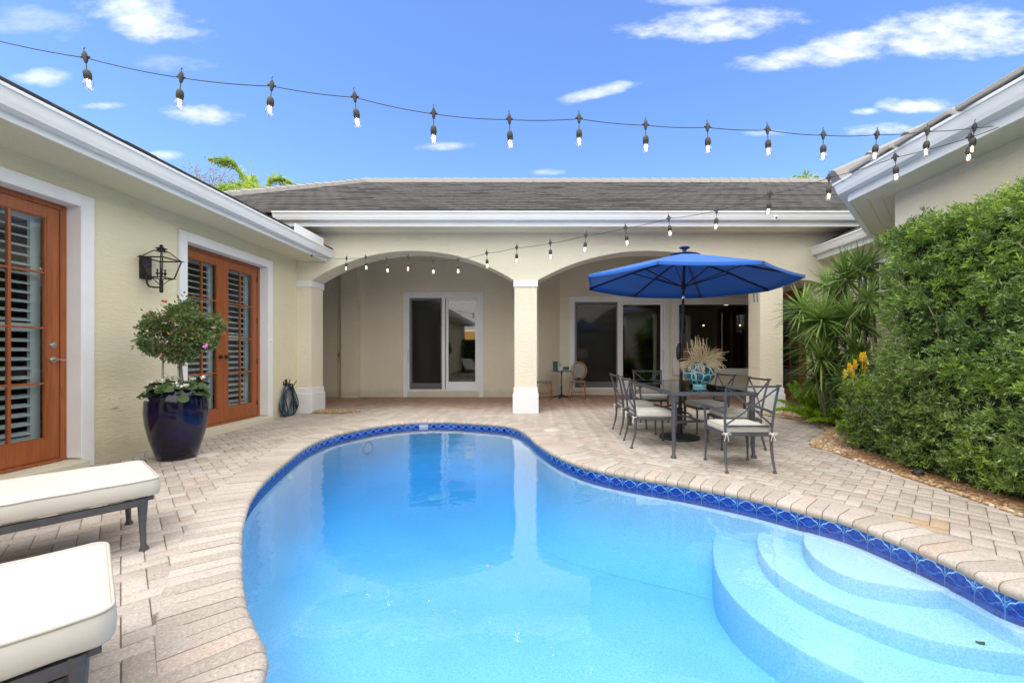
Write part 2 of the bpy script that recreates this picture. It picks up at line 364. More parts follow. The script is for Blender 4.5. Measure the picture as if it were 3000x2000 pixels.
HEDGE = leafmat('hedge_leaf', (.055, .13, .028), (.29, .43, .10), (.46, .52, .30), 1.6, rough=.35)
HEDGEN = leafmat('hedge_new_growth', (.26, .42, .045), (.36, .52, .08), None, 2.0)
HCORE = simple('hedge_core_dark', (.012, .022, .008), .9, bump=(20, 1.0))  # near-black so that gaps between the leaves read as deep shade
DRAC = leafmat('dracaena_leaf', (.09, .20, .035), (.34, .50, .14), (.30, .30, .10), 3.0)
FERN = leafmat('fern_frond', (.22, .42, .02), (.38, .60, .04), None, 5.0)
TOPI = leafmat('topiary_leaf', (.06, .12, .035), (.20, .28, .09), (.46, .22, .14), 6.0)
BEGL = leafmat('begonia_leaf', (.045, .085, .030), (.10, .17, .05), None, 8.0)
PALM = leafmat('palm_leaflet', (.22, .40, .05), (.50, .60, .14), None, 1.5, trans=.4)
FARL = leafmat('far_tree_leaf', (.22, .26, .10), (.34, .30, .18), None, 1.0)
BARK = simple('grey_bark', (.22, .18, .13), .9, bump=(30, .6, (1, 1, .3)))
PETW = simple('white_petal', (.85, .84, .72), .6)
PETP = simple('pink_petal', (.62, .22, .50), .6)
PETR = simple('red_petal', (.75, .06, .03), .6)
PETY = simple('yellow_bract', (.98, .66, .02), .6)
STAKE = simple('bamboo_stake', (.42, .38, .32), .7)
# ------------------------------------------------------------ pool outline (traced on the coping edge, level -0.05)
POOLPX = [(741, 2000), (712, 1872), (693, 1814), (684, 1752), (681, 1680), (686, 1585), (696, 1537), (717, 1479), (746, 1436.5), (784, 1397.5), (827, 1361), (888, 1315),
          (958, 1284), (1028, 1266), (1120, 1249.5), (1212, 1240.5), (1300, 1238.5), (1365, 1241), (1467, 1248.5), (1518, 1259), (1553, 1279), (1577, 1301), (1617, 1328), (1668, 1353),
          (1730, 1374), (1806, 1391), (1908, 1409), (2010, 1425), (2115, 1444.5), (2227, 1468), (2349, 1499), (2489, 1535), (2644, 1595), (2812, 1665), (3000, 1751)]
PP = [tuple(G(x, y, -.05)[:2]) for x, y in POOLPX] + [(2.86, 1.78), (3.05, 1.35), (2.95, .92), (2.45, .62), (1.6, .42), (.7, .36), (-.1, .46), (-.68, .76), (-.97, 1.15)]
POOL, PERIM = resample(catmull(PP, True, 8), step=.0505)
_t = np.roll(POOL, -1, 0)-np.roll(POOL, 1, 0); _t = unit(_t); OUTN = np.stack([-_t[:, 1], _t[:, 0]], 1)     # outline runs clockwise: left normal points outwards
A2 = .5*np.sum(POOL[:, 0]*np.roll(POOL[:, 1], -1)-np.roll(POOL[:, 0], -1)*POOL[:, 1])
if A2 > 0: OUTN = -OUTN
def inside(P, poly):
    x, y = P[:, 0], P[:, 1]; c = np.zeros(len(P), bool); n = len(poly); j = n-1
    for i in range(n):
        xi, yi = poly[i][0], poly[i][1]; xj, yj = poly[j][0], poly[j][1]
        with np.errstate(divide='ignore', invalid='ignore'):
            c ^= ((yi > y) != (yj > y)) & (x < (xj-xi)*(y-yi)/(yj-yi+1e-12)+xi)
        j = i
    return c
def dist_to(P, poly):
    a = np.asarray(poly, float); b = np.roll(a, -1, 0); best = np.full(len(P), 1e9)
    for i in range(len(a)):
        d = b[i]-a[i]; t = np.clip(((P-a[i])@d)/max(d@d, 1e-12), 0, 1); q = a[i]+t[:, None]*d
        best = np.minimum(best, np.hypot(*(P-q).T))
    return best
# ------------------------------------------------------------ ground sheet (with the hole of the pool), joint sand
def ground_sheet():
    bm = bmesh.new()
    def loop(pts, z):
        vs = [bm.verts.new((x, y, z)) for x, y in pts]; return [bm.edges.new((vs[i], vs[(i+1) % len(vs)])) for i in range(len(vs))]
    hole = [tuple(POOL[i]+OUTN[i]*.06) for i in range(0, len(POOL), 3)]
    e = loop([(-900, -900), (900, -900), (900, 900), (-900, 900)], -.014)+loop(hole, -.014)
    bmesh.ops.triangle_fill(bm, use_beauty=True, edges=e)
    bmesh.ops.recalc_face_normals(bm, faces=bm.faces)
    me = bpy.data.meshes.new('ground'); bm.to_mesh(me); bm.free()
    for p in me.polygons:
        if p.normal.z < 0: p.flip()
    me.materials.append(simple('joint_sand', (.24, .195, .155), .95, bump=(300, .6), var=(2.0, (.15, .12, .09), .7)))
    o = bpy.data.objects.new('ground', me); COL.objects.link(o); o['kind'] = 'structure'
ground_sheet()
# pavers: 100 x 200 mm, herringbone at 45 degrees to the house
def paver_mat(name, coping=False):
    m, t, b = mat(name); b.inputs['Roughness'].default_value = .85; b.inputs['Specular IOR Level'].default_value = .3
    geo = N(t, 'ShaderNodeNewGeometry'); tcn = N(t, 'ShaderNodeTexCoord'); o = tcn.outputs['Object']; ri = geo.outputs['Random Per Island']
    c = mixc(t, ri, (.375, .325, .285), (.505, .455, .415))
    c = mixc(t, maprange(t, M2(t, 'FRACT', M2(t, 'MULTIPLY', ri, 7.31)), .86, .92, 0, .5), c, (.50, .37, .30))
    big = N(t, 'ShaderNodeTexNoise', _Scale=.55, _Detail=5.0); t.links.new(o, big.inputs['Vector'])
    sp = N(t, 'ShaderNodeSeparateXYZ'); t.links.new(o, sp.inputs[0])
    # the bricks that no rain reaches kept their fired red
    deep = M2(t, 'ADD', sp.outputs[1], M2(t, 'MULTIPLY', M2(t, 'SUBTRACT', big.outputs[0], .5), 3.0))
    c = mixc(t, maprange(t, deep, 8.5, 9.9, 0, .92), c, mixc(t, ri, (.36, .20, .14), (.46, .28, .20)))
    c = mixc(t, maprange(t, big.outputs[0], .42, .70, 0, .28), c, (.33, .27, .215))
    f = N(t, 'ShaderNodeTexNoise', _Scale=75.0, _Detail=5.0, _Roughness=.7); t.links.new(o, f.inputs['Vector'])
    c = mixc(t, maprange(t, f.outputs[0], .50, .68, 0, .55), c, (.20, .165, .13)); c = mixc(t, maprange(t, f.outputs[0], .46, .34, 0, .5), c, (.68, .62, .55))
    mid = N(t, 'ShaderNodeTexNoise', _Scale=7.0, _Detail=6.0, _Roughness=.65); t.links.new(o, mid.inputs['Vector'])
    c = mixc(t, maprange(t, mid.outputs[0], .54, .74, 0, .32), c, (.27, .20, .145))
    if coping: c = mixc(t, maprange(t, sp.outputs[2], -.012, -.045, 0, .65), c, (.40, .27, .17))       # lime and rust stains on the nose
    t.links.new(c, b.inputs['Base Color'])
    bp = N(t, 'ShaderNodeBump', _Strength=.6, _Distance=.003); t.links.new(f.outputs[0], bp.inputs['Height']); t.links.new(bp.outputs[0], b.inputs['Normal'])
    return m
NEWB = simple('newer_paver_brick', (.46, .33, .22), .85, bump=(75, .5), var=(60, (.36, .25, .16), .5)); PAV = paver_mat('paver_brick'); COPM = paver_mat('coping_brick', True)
BEDPX = [(2700, 3), ]
BED = [(4.46, 8.20), (4.72, 7.60), (4.80, 7.0), (4.55, 6.45), (4.15, 6.0), (3.72, 5.62), (3.57, 5.35), (3.62, 5.0), (3.60, 4.6), (3.60, 3.7), (3.58, 3.0), (3.62, 2.2), (3.65, .5), (3.65, -2.0)]
PATIO = [(-4.84, -3.2), (-4.84, 8.9), (-7.4, 8.9), (-7.4, 12.3), (6.7, 12.3), (6.7, 8.2)]+BED+[(3.65, -3.2)]
def patio():
    w = .1; c45 = math.cos(PI/4); cells = []
    for i in range(-110, 150):
        for j in range(-110, 150):
            k = (i-j) % 4
            if k == 0: cells.append(((i+1)*w, (j+.5)*w, 0))      # lies along the first axis
            elif k == 2: cells.append(((i+.5)*w, j*w, 1))
    C = np.array(cells); X = (C[:, 0]-C[:, 1])*c45; Y = (C[:, 0]+C[:, 1])*c45
    P = np.stack([X, Y], 1); keep = (X > -7.5) & (X < 6.8) & (Y > -3.3) & (Y < 12.4); P = P[keep]; O = C[keep, 2]
    k2 = inside(P, PATIO); P = P[k2]; O = O[k2]
    ins = inside(P, POOL); d = dist_to(P, POOL[::4]); k3 = (~ins) & (d > .215); P = P[k3]; O = O[k3]
    n = len(P); g = .0036; ch = .0045
    a = np.where(O == 0, .1, .05)-g/2; bb = np.where(O == 0, .05, .1)-g/2
    z = RNG.normal(0, .0010, n); tilt = RNG.normal(0, .004, (n, 2))
    vs = np.zeros((n, 12, 3)); sg = [(-1, -1), (1, -1), (1, 1), (-1, 1)]
    for q, (sx, sy) in enumerate(sg):
        for lay, (ins_, zz) in enumerate(((0, -.03), (0, -ch), (ch, 0))):
            lx = sx*(a-ins_); ly = sy*(bb-ins_)
            vs[:, lay*4+q, 0] = P[:, 0]+(lx-ly)*c45; vs[:, lay*4+q, 1] = P[:, 1]+(lx+ly)*c45
            vs[:, lay*4+q, 2] = z+zz+(lx*tilt[:, 0]+ly*tilt[:, 1] if lay else 0)
    fq = []
    for lay in (0, 4):
        for q in range(4): fq.append((lay+q, lay+(q+1) % 4, lay+4+(q+1) % 4, lay+4+q))
    fq.append((8, 9, 10, 11)); fq = np.array(fq)
    Fs = (np.arange(n)*12)[:, None, None]+fq[None]
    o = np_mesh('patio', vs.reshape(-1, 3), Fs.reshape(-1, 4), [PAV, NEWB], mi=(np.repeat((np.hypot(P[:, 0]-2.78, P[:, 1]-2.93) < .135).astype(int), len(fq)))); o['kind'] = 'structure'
patio()
# ------------------------------------------------------------ swimming pool
pool = empty('swimming_pool', (0, 0, 0), label='freeform blue swimming pool with patterned waterline tiles and curved entry steps', cat='pool')
def coping():
    prof = [(.012, -.064), (-.028, -.062), (-.042, -.052), (-.048, -.034), (-.045, -.016), (-.032, -.003), (-.012, .004), (.280, .004), (.286, -.002), (.286, -.064)]
    n = int(round(PERIM/.104)); idx = np.linspace(0, len(POOL), n, endpoint=False); V = []; Fc = []
    def at(u):
        u = u % len(POOL); i = int(u); f = u-i; j = (i+1) % len(POOL); p = POOL[i]*(1-f)+POOL[j]*f; q = OUTN[i]*(1-f)+OUTN[j]*f; return p, q/np.linalg.norm(q)
    gap = .055; k = len(prof)
    for s in range(n):
        u0 = idx[s]+gap*1.0; u1 = idx[s]+len(POOL)/n-gap*1.0; dz = random.gauss(0, .0012)
        base = len(V)
        for u in (u0, (u0+u1)/2, u1):
            p, q = at(u); e = (.004 if u != (u0+u1)/2 else 0)
            for (ox, z) in prof: V.append((p[0]+q[0]*(ox+(e if ox < 0 else 0)), p[1]+q[1]*(ox+(e if ox < 0 else 0)), z+dz-(e if z > -.02 else 0)))
        for r in range(2):
            for j in range(k): Fc.append((base+r*k+j, base+r*k+(j+1) % k, base+(r+1)*k+(j+1) % k, base+(r+1)*k+j))
        Fc.append(tuple(base+j for j in range(k-1, -1, -1))); Fc.append(tuple(base+2*k+j for j in range(k)))
    m = MB(); m.v = V; m.f = Fc; m.m = [0]*len(Fc)
    o = m.build('coping', COPM, pool, smooth='auto')
    b = bmesh.new(); b.from_mesh(o.data); bmesh.ops.recalc_face_normals(b, faces=b.faces); b.to_mesh(o.data); b.free()
coping()
def tile_mat():
    m, t, b = mat('waterline_tile'); b.inputs['Roughness'].default_value = .12; b.inputs['Coat Weight'].default_value = .6; b.inputs['Coat Roughness'].default_value = .05
    uv = N(t, 'ShaderNodeUVMap', uv_map='uv'); sp = N(t, 'ShaderNodeSeparateXYZ'); t.links.new(uv.outputs[0], sp.inputs[0])
    u = M2(t, 'SUBTRACT', M2(t, 'FRACT', sp.outputs[0]), .5); au = M2(t, 'ABSOLUTE', u); v = sp.outputs[1]
    fc = N(t, 'ShaderNodeFloatCurve'); cv_ = fc.mapping.curves[0]      # outline of the ogee arch
    pts = [(0, .80), (.10, .795), (.19, .70), (.235, .60), (.30, .565), (.37, .50), (.43, .36), (.46, .22)]
    cv_.points[0].location = pts[0]; cv_.points[1].location = (1, 0)
    for p in pts[1:]: cv_.points.new(*p)
    fc.mapping.update(); t.links.new(au, fc.inputs['Value'])
    d = M2(t, 'SUBTRACT', v, fc.outputs[0]); line = maprange(t, M2(t, 'ABSOLUTE', d), .060, .026)
    line = M2(t, 'MULTIPLY', line, maprange(t, au, .475, .455))
    inn = maprange(t, d, 0.0, -.03)
    tcn = N(t, 'ShaderNodeTexCoord'); nz = N(t, 'ShaderNodeTexNoise', _Scale=42.0, _Detail=4.0, _Distortion=1.2); t.links.new(tcn.outputs['Object'], nz.inputs['Vector'])
    vo = N(t, 'ShaderNodeTexVoronoi', _Scale=38.0); t.links.new(tcn.outputs['Object'], vo.inputs['Vector'])
    cin = mixc(t, maprange(t, nz.outputs[0], .40, .60), (.003, .018, .24), (.010, .075, .52))
    cout = mixc(t, maprange(t, nz.outputs[0], .52, .64), (.004, .05, .34), (.10, .40, .80))
    c = mixc(t, inn, cout, cin); c = mixc(t, line, c, (.45, .68, .94))
    c = mixc(t, maprange(t, au, .484, .492), c, (.22, .36, .55))
    t.links.new(c, b.inputs['Base Color']); return m
def tile_band():
    nt_ = int(round(PERIM/.152)); n = len(POOL); cum = np.arange(n+1)/n*nt_
    V = []; Fc = []
    for i in range(n+1):
        p = POOL[i % n]+OUTN[i % n]*.004; V.append((p[0], p[1], -.215)); V.append((p[0], p[1], -.056))
    for i in range(n): Fc.append((2*i, 2*i+2, 2*i+3, 2*i+1))
    me = bpy.data.meshes.new('tile_band'); me.from_pydata(V, [], Fc); uvl = me.uv_layers.new(name='uv')
    for p in me.polygons:
        for li in p.loop_indices:
            vi = me.loops[li].vertex_index; uvl.data[li].uv = (cum[vi//2], ((V[vi][2]+.152)/.094))
    me.materials.append(tile_mat()); me.polygons.foreach_set('use_smooth', [True]*len(me.polygons))
    o = bpy.data.objects.new('tile_band', me); COL.objects.link(o); o.parent = pool
tile_band()
def plaster(name, c1, c2):
    m, t, b = mat(name); b.inputs['Roughness'].default_value = .8
    tcn = N(t, 'ShaderNodeTexCoord'); o = tcn.outputs['Object']
    a = N(t, 'ShaderNodeTexNoise', _Scale=85.0, _Detail=4.0, _Roughness=.85); t.links.new(o, a.inputs['Vector'])
    g = N(t, 'ShaderNodeTexNoise', _Scale=1.2, _Detail=4.0); t.links.new(o, g.inputs['Vector'])
    c = mixc(t, maprange(t, a.outputs[0], .36, .64), c1, c2); c = mixc(t, maprange(t, g.outputs[0], .4, .7, 0, .25), c, tuple(x*.82 for x in c1))
    t.links.new(c, b.inputs['Base Color']); return m
PLAS = plaster('pool_plaster', (.38, .61, .785), (.65, .81, .93))
FLOORZ = lambda x, y: -.66-.26*(.5-.5*np.cos(PI*np.clip((y-1.5)/4.0, 0, 1)))
def basin():
    def cov(d, r=.5): dd = np.clip(d, 0, r); return .95*(r-np.sqrt(np.maximum(r*r-(r-dd)**2, 0)))
    h = .07; xs = np.arange(-3.6, 3.6, h); ys = np.arange(-.2, 8.4, h); XX, YY = np.meshgrid(xs, ys); P = np.stack([XX.ravel(), YY.ravel()], 1)
    d = dist_to(P, POOL[::2]); ins = inside(P, POOL); Z = FLOORZ(P[:, 0], P[:, 1])+cov(d)-.003; V = np.c_[P, Z]; ok = (ins & (d > .36)).reshape(XX.shape); nx = len(xs); fq = []
    for j in range(len(ys)-1):
        for i in range(nx-1):
            if ok[j, i] and ok[j, i+1] and ok[j+1, i] and ok[j+1, i+1]: fq.append((j*nx+i, j*nx+i+1, (j+1)*nx+i+1, (j+1)*nx+i))
    n = len(POOL); w0 = len(V); WV = [[(p[0], p[1], -.205) for p in POOL]]
    for dd in (0, .008, .03, .07, .13, .20, .28, .36, .47):
        q = POOL-OUTN*dd; WV.append(np.c_[q, FLOORZ(q[:, 0], q[:, 1])+cov(dd)])
    V = np.r_[V, np.concatenate([np.array(w) for w in WV])]
    for r_ in range(len(WV)-1):
        for i in range(n): fq.append((w0+r_*n+i, w0+r_*n+(i+1) % n, w0+(r_+1)*n+(i+1) % n, w0+(r_+1)*n+i))
    np_mesh('basin', V, fq, [PLAS], pool, smooth=True)
basin()
# entry steps: each a slab with a rounded front, running under the right-hand wall
def zp(px, py, z): return tuple(G(px, py, z)[:2])
def zz2(x, y, z): return zp(1900+x/2.138, 1300+y/2.138, z)
def step(front, z, zb):
    fr = [zz2(x, y, z) for x, y in front]; fr = catmull(fr, False, 6)
    # close the polygon along the pool wall, a little behind it
    a = np.array(fr[0]); b = np.array(fr[-1])
    i0 = int(np.argmin(np.hypot(*(POOL-a).T))); i1 = int(np.argmin(np.hypot(*(POOL-b).T)))
    n = len(POOL); seq = []; i = i1
    step_ = 1 if ((i0-i1) % n) < ((i1-i0) % n) else -1
    while i != i0: seq.append(tuple(POOL[i]+OUTN[i]*.6)); i = (i+6*step_) % n if ((i0-i)*step_) % n > 6 else i0
    seq.append(tuple(POOL[i0]+OUTN[i0]*.6))
    poly = fr+seq; m = MB(); r = .022; k = len(fr); n2 = len(poly)
    P = np.array(poly); tq = np.roll(P, -1, 0)-np.roll(P, 1, 0); nn = unit(np.stack([tq[:, 1], -tq[:, 0]], 1)); ar = .5*np.sum(P[:, 0]*np.roll(P[:, 1], -1)-np.roll(P[:, 0], -1)*P[:, 1])
    if ar < 0: nn = -nn
    vs = []
    for (ins_, dz) in ((0, zb-z), (0, -r), (r*.3, -r*.3), (r, 0)):
        for i in range(n2): q = P[i]-nn[i]*(ins_ if 0 < i < k-1 else 0); vs.append((q[0], q[1], z+dz))
    fs = [(l*n2+i, l*n2+(i+1) % n2, (l+1)*n2+(i+1) % n2, (l+1)*n2+i) for l in range(3) for i in range(n2)]+[tuple(range(3*n2, 4*n2))]
    m.add(vs, fs); o = m.build('entry_step', PLAS, pool, smooth='auto')
    bmm = bmesh.new(); bmm.from_mesh(o.data); bmesh.ops.recalc_face_normals(bmm, faces=bmm.faces); bmm.to_mesh(o.data); bmm.free()
step([(990, 505), (967, 560), (975, 625), (1035, 705), (1160, 785), (1330, 845), (1550, 885), (1800, 915), (2075, 915)], -.20, -.45)
step([(715, 495), (682, 560), (680, 630), (735, 735), (850, 835), (1000, 922), (1200, 1015), (1450, 1115), (1750, 1215), (2050, 1275), (2352, 1312), (2600, 1320)], -.31, -.6)
step([(445, 520), (405, 590), (400, 680), (430, 815), (520, 950), (640, 1070), (800, 1190), (980, 1300), (1180, 1400), (1420, 1510), (1750, 1620), (2150, 1690), (2600, 1700)], -.425, -1.2)
def fittings():
    c = G(1278, 1454, -.90); c.z = FLOORZ(c.x, c.y)+.0
    m = MB(); m.lathe([(.135, 0), (.135, .012), (.11, .028), (.03, .036)], (c.x, c.y, c.z), 24)
    for i in range(14):
        q = 2*PI*i/14; m.bar((c.x+.05*math.cos(q), c.y+.05*math.sin(q), c.z+.034), (c.x+.115*math.cos(q), c.y+.115*math.sin(q), c.z+.026), .012, .01)
    m.build('main_drain', WH, pool, smooth='auto')
    # underwater light under the far wall
    i = int(np.argmin(np.hypot(*(POOL-np.array(G(1105, 1260, -.05)[:2])).T))); p = POOL[i]; q = OUTN[i]
    m = MB(); ax = Vector((q[0], q[1], 0)); cc = Vector((p[0], p[1], -.36))-ax*.01
    ri = []
    for k in range(24):
        a = 2*PI*k/24; ri.append(cc+Vector((-q[1], q[0], 0))*math.cos(a)*.10+Vector((0, 0, 1))*math.sin(a)*.10)
    m.tube(ri, .014, 8, closed=True); m.build('light_ring', CHROME, pool, smooth=True)
    m = MB(); rin = [cc-ax*.012+(r_-cc)*.78 for r_ in ri]; m.add(rin, [tuple(range(24))]); m.build('light_lens', WH, pool)
    # overflow grille in the tile band
    i = int(np.argmin(np.hypot(*(POOL-np.array(G(1243, 1240, -.05)[:2])).T))); p = POOL[i]; q = OUTN[i]; tx = Vector((-q[1], q[0], 0)); nn = Vector((q[0], q[1], 0))
    m = MB(); b = Vector((p[0], p[1], -.10))-nn*.006
    m.bar(b-tx*.07+Vector((0, 0, .0)), b+tx*.07, .012, .012, mi=0)
    for z in (-.155, -.058): m.bar(Vector((p[0], p[1], z))-nn*.006-tx*.07, Vector((p[0], p[1], z))-nn*.006+tx*.07, .014, .014)
    for k in range(9):
        x = -.07+.0175*k; m.bar(Vector((p[0], p[1], -.16))-nn*.006+tx*x, Vector((p[0], p[1], -.055))-nn*.006+tx*x, .007, .010)
    m.build('overflow_grille', WH, pool)
    for (px, py) in ((782, 1352),):
        i = int(np.argmin(np.hypot(*(POOL-np.array(G(px, py, -.05)[:2])).T))); p = POOL[i]-OUTN[i]*.012
        m = MB(); m.sphere((p[0], p[1], -.26), .035, 12, 8, sc=(1, 1, 1)); m.build('return_jet', WH, pool, smooth=True)
fittings()
# water: one closed body; the surface mirrors, the body absorbs the red
def water():
    m, t, b = mat('pool_water'); t.nodes.remove(b); out = t.nodes['Material Output']
    tr = N(t, 'ShaderNodeBsdfTransparent'); tr.inputs[0].default_value = (.97, .985, 1, 1)
    gl = N(t, 'ShaderNodeBsdfGlossy'); gl.inputs['Roughness'].default_value = 0.0
    tcn = N(t, 'ShaderNodeTexCoord'); o = tcn.outputs['Object']
    n_a = N(t, 'ShaderNodeTexNoise', _Scale=3.2, _Detail=2.0); t.links.new(o, n_a.inputs['Vector'])
    n_b = N(t, 'ShaderNodeTexNoise', _Scale=17.0, _Detail=2.0); t.links.new(o, n_b.inputs['Vector'])
    h = M2(t, 'ADD', n_a.outputs[0], M2(t, 'MULTIPLY', n_b.outputs[0], .16))
    bp = N(t, 'ShaderNodeBump', _Strength=.22, _Distance=.02); t.links.new(h, bp.inputs['Height']); t.links.new(bp.outputs[0], gl.inputs['Normal'])
    fr = N(t, 'ShaderNodeFresnel', _IOR=1.42); t.links.new(bp.outputs[0], fr.inputs['Normal'])
    mx = N(t, 'ShaderNodeMixShader'); geo = N(t, 'ShaderNodeNewGeometry')
    f = M2(t, 'MULTIPLY', M2(t, 'MULTIPLY', fr.outputs[0], 1.9), M2(t, 'SUBTRACT', 1.0, geo.outputs['Backfacing']), clamp=True)
    t.links.new(f, mx.inputs[0]); t.links.new(tr.outputs[0], mx.inputs[1]); t.links.new(gl.outputs[0], mx.inputs[2]); t.links.new(mx.outputs[0], out.inputs['Surface'])
    va = N(t, 'ShaderNodeVolumeAbsorption', _Density=.84); va.inputs['Color'].default_value = (.14, .715, .945, 1); t.links.new(va.outputs[0], out.inputs['Volume'])
    n = len(POOL); top = [(POOL[i][0]+OUTN[i][0]*.0015, POOL[i][1]+OUTN[i][1]*.0015) for i in range(n)]
    low = [(POOL[i][0]+OUTN[i][0]*.0015, POOL[i][1]+OUTN[i][1]*.0015) for i in range(n)]
    vs = [(x, y, -.114) for x, y in top]+[(x, y, -1.6) for x, y in low]
    fs = [tuple(range(n)), tuple(range(2*n-1, n-1, -1))]+[(i, n+i, n+(i+1) % n, (i+1) % n) for i in range(n)]
    mb = MB(); mb.add(vs, fs); w = mb.build('water', m, kind='structure')
    bmm = bmesh.new(); bmm.from_mesh(w.data); bmesh.ops.recalc_face_normals(bmm, faces=bmm.faces); bmm.to_mesh(w.data); bmm.free()
water()
# ------------------------------------------------------------ the house
house = empty('house', (0, 0, 0), label='single-storey cream stucco house wrapping round the pool courtyard with an arcade', cat='house')
LW, LDOORS = -4.83, [(2.64, 4.39), (5.71, 7.46)]
def lbox(m, x0, x1, y0, y1, z0, z1): m.box(x0, x1, y0, y1, z0, z1)
def left_wall():
    m = MB(); ys = [-5.09, 2.64, 4.39, 5.71, 7.46, 8.399]
    for i in range(0, 5, 2): m.box(-5.06, LW, ys[i], ys[i+1], -.05, 3.16)
    for a, b in LDOORS: m.box(-5.06, LW, a, b, 2.775, 3.16); m.box(-5.06, LW, a, b, -.05, .02)
    m.build('wall', ST, house)
left_wall()
def trim(x0, y0, y1, zt, w=.12, name='door_trim'):
    m = MB(); X0, X1 = LW+.001, LW+.035
    m.box(X0, X1, y0-w, y0, -.02, zt+w); m.box(X0, X1, y1, y1+w, -.02, zt+w); m.box(X0, X1, y0, y1, zt, zt+w)
    # white plastered reveal
    m.box(-5.058, LW+.034, y0, y0+.012, .1, zt); m.box(-5.058, LW+.034, y1-.012, y1, .1, zt); m.box(-5.058, LW+.034, y0+.012, y1-.012, zt-.012, zt)
    m.build(name, WT, house, bevel=.004)
    s = MB(); s.box(-5.058, LW+.13, y0+.012, y1-.012, -.02, .085); s.box(LW+.001, LW+.10, y0-.0, y1+.0, -.02, .02) if False else None
    s.build('door_step', ST2, house, bevel=.008)
def french_door(y0, y1, handle, parent=house, x=-4.96, flip=1, zt=2.763, zb=.09, wm=OW, shut=True, names='french_door', lab=None, xaxis=True):
    """two leaves in a frame in a wall along Y; flip=1: the outside is towards +X"""
    d = bpy.data.objects.new(names, None); COL.objects.link(d); d.parent = parent
    if lab: d['label'] = lab
    a, b = y0+.014, y1-.014; f = flip; XO = lambda v: x+f*v     # v = outward offset
    def bx(m, v0, v1, ya, yb, za, zb_): m.box(min(XO(v0), XO(v1)), max(XO(v0), XO(v1)), ya, yb, za, zb_)
    m = MB(); bx(m, -.09, .012, a, a+.055, zb, zt-.014); bx(m, -.09, .012, b-.055, b, zb, zt-.014); bx(m, -.09, .012, a+.055, b-.055, zt-.065, zt-.014); bx(m, -.09, .03, a+.055, b-.055, zb-.0, zb+.03)
    m.build('frame', wm, d, bevel=.003)
    mid = (a+b)/2
    for (c, e, side) in ((a+.058, mid-.002, -1), (mid+.002, b-.058, 1)):
        m = MB(); zl, zh = zb+.034, zt-.068; st = .108; g0, g1 = c+st, e-st; gb, gt = zl+.215, zh-.115
        bx(m, -.045, 0, c, g0, zl, zh); bx(m, -.045, 0, g1, e, zl, zh); bx(m, -.044, -.001, g0, g1, zl, gb); bx(m, -.044, -.001, g0, g1, gt, zh)
        # glazing bead and muntins
        gm = (g0+g1)/2
        for yy_ in (g0, g1-.012): bx(m, -.040, -.006, yy_, yy_+.012, gb, gt)
        bx(m, -.040, -.008, gm-.011, gm+.011, gb, gt)
        for k in range(1, 4):
            zz = gb+(gt-gb)*k/4
            bx(m, -.039, -.010, g0+.012, gm-.011, zz-.011, zz+.011); bx(m, -.039, -.010, gm+.011, g1-.012, zz-.011, zz+.011)
        bx(m, -.038, -.012, g0+.012, g1-.012, gb, gb+.012); bx(m, -.038, -.012, g0+.012, g1-.012, gt-.012, gt)
        m.build('leaf', wm, d, bevel=.002)
        m = MB(); bx(m, -.026, -.022, g0, g1, gb, gt); m.build('pane', PANE, d)
        if shut:
            m = MB(); xs = -.115; o_ = .05
            bx(m, xs-.02, xs+.012, g0-.03, g0+.035, gb-.05, gt+.03); bx(m, xs-.02, xs+.012, g1-.055, g1+.03, gb-.05, gt+.03)
            for zr in (gb-.05, (gb+gt)/2-.04, gt-.04): bx(m, xs-.019, xs+.011, g0+.035, g1-.055, zr, zr+.085)
            for (za, zc) in ((gb+.04, (gb+gt)/2-.04), ((gb+gt)/2+.05, gt-.04)):
                nl = int((zc-za)/.088)
                for k in range(nl):
                    zz = za+.03+k*(zc-za-.02)/nl
                    m.bar((XO(xs-.004), g0+.036, zz), (XO(xs-.004), g1-.056, zz), .075, .010, up=(f*.36, 0, .93))
            m.build('shutter', SHUT, d)
        if handle == side or handle == 'mid':
            hy = (e-.062) if (handle == 1 or (handle == 'mid' and side == -1)) else c+.062
            for hz, lev in (((1.29, 0), (1.14, 1)) if handle != 'mid' else ((1.15, 1),)):
                m = MB(); m.tube([(XO(0), hy, hz), (XO(.012), hy, hz)], .031, 20); m.tube([(XO(.012), hy, hz), (XO(.035 if not lev else .05), hy, hz)], .013, 14)
                if lev: m.tube([(XO(.045), hy, hz), (XO(.05), hy+(.03 if handle == 1 else -.03), hz), (XO(.048), hy+(.075 if handle == 1 else -.075), hz-.006)], [.010, .009, .007], 10)
                m.build('handle' if lev else 'deadbolt', NICK if handle != 'mid' else BRONZE, d, smooth='auto')
    for k in range(4):
        for yy_ in ((b-.06, ) if handle == 'mid' else ()):
            m = MB(); zc = zb+.25+k*(zt-zb-.5)/3; m.tube([(XO(.006), yy_, zc-.045), (XO(.006), yy_, zc+.045)], .009, 8); m.build('hinge', BRONZE, d, smooth=True)
    return d
MB().tube([(LW+.034, 7.52, 1.44), (LW+.055, 7.52, 1.44)], .014, 12).build('bell_button', WH, house, smooth='auto')
trim(0, 2.64, 4.39, 2.763); trim(0, 5.71, 7.46, 2.763)
french_door(2.64, 4.39, 1, lab='nearer orange french door with a silver lever handle and white shutters')
french_door(5.71, 7.46, 'mid', lab='farther orange french door pair behind the potted tree')
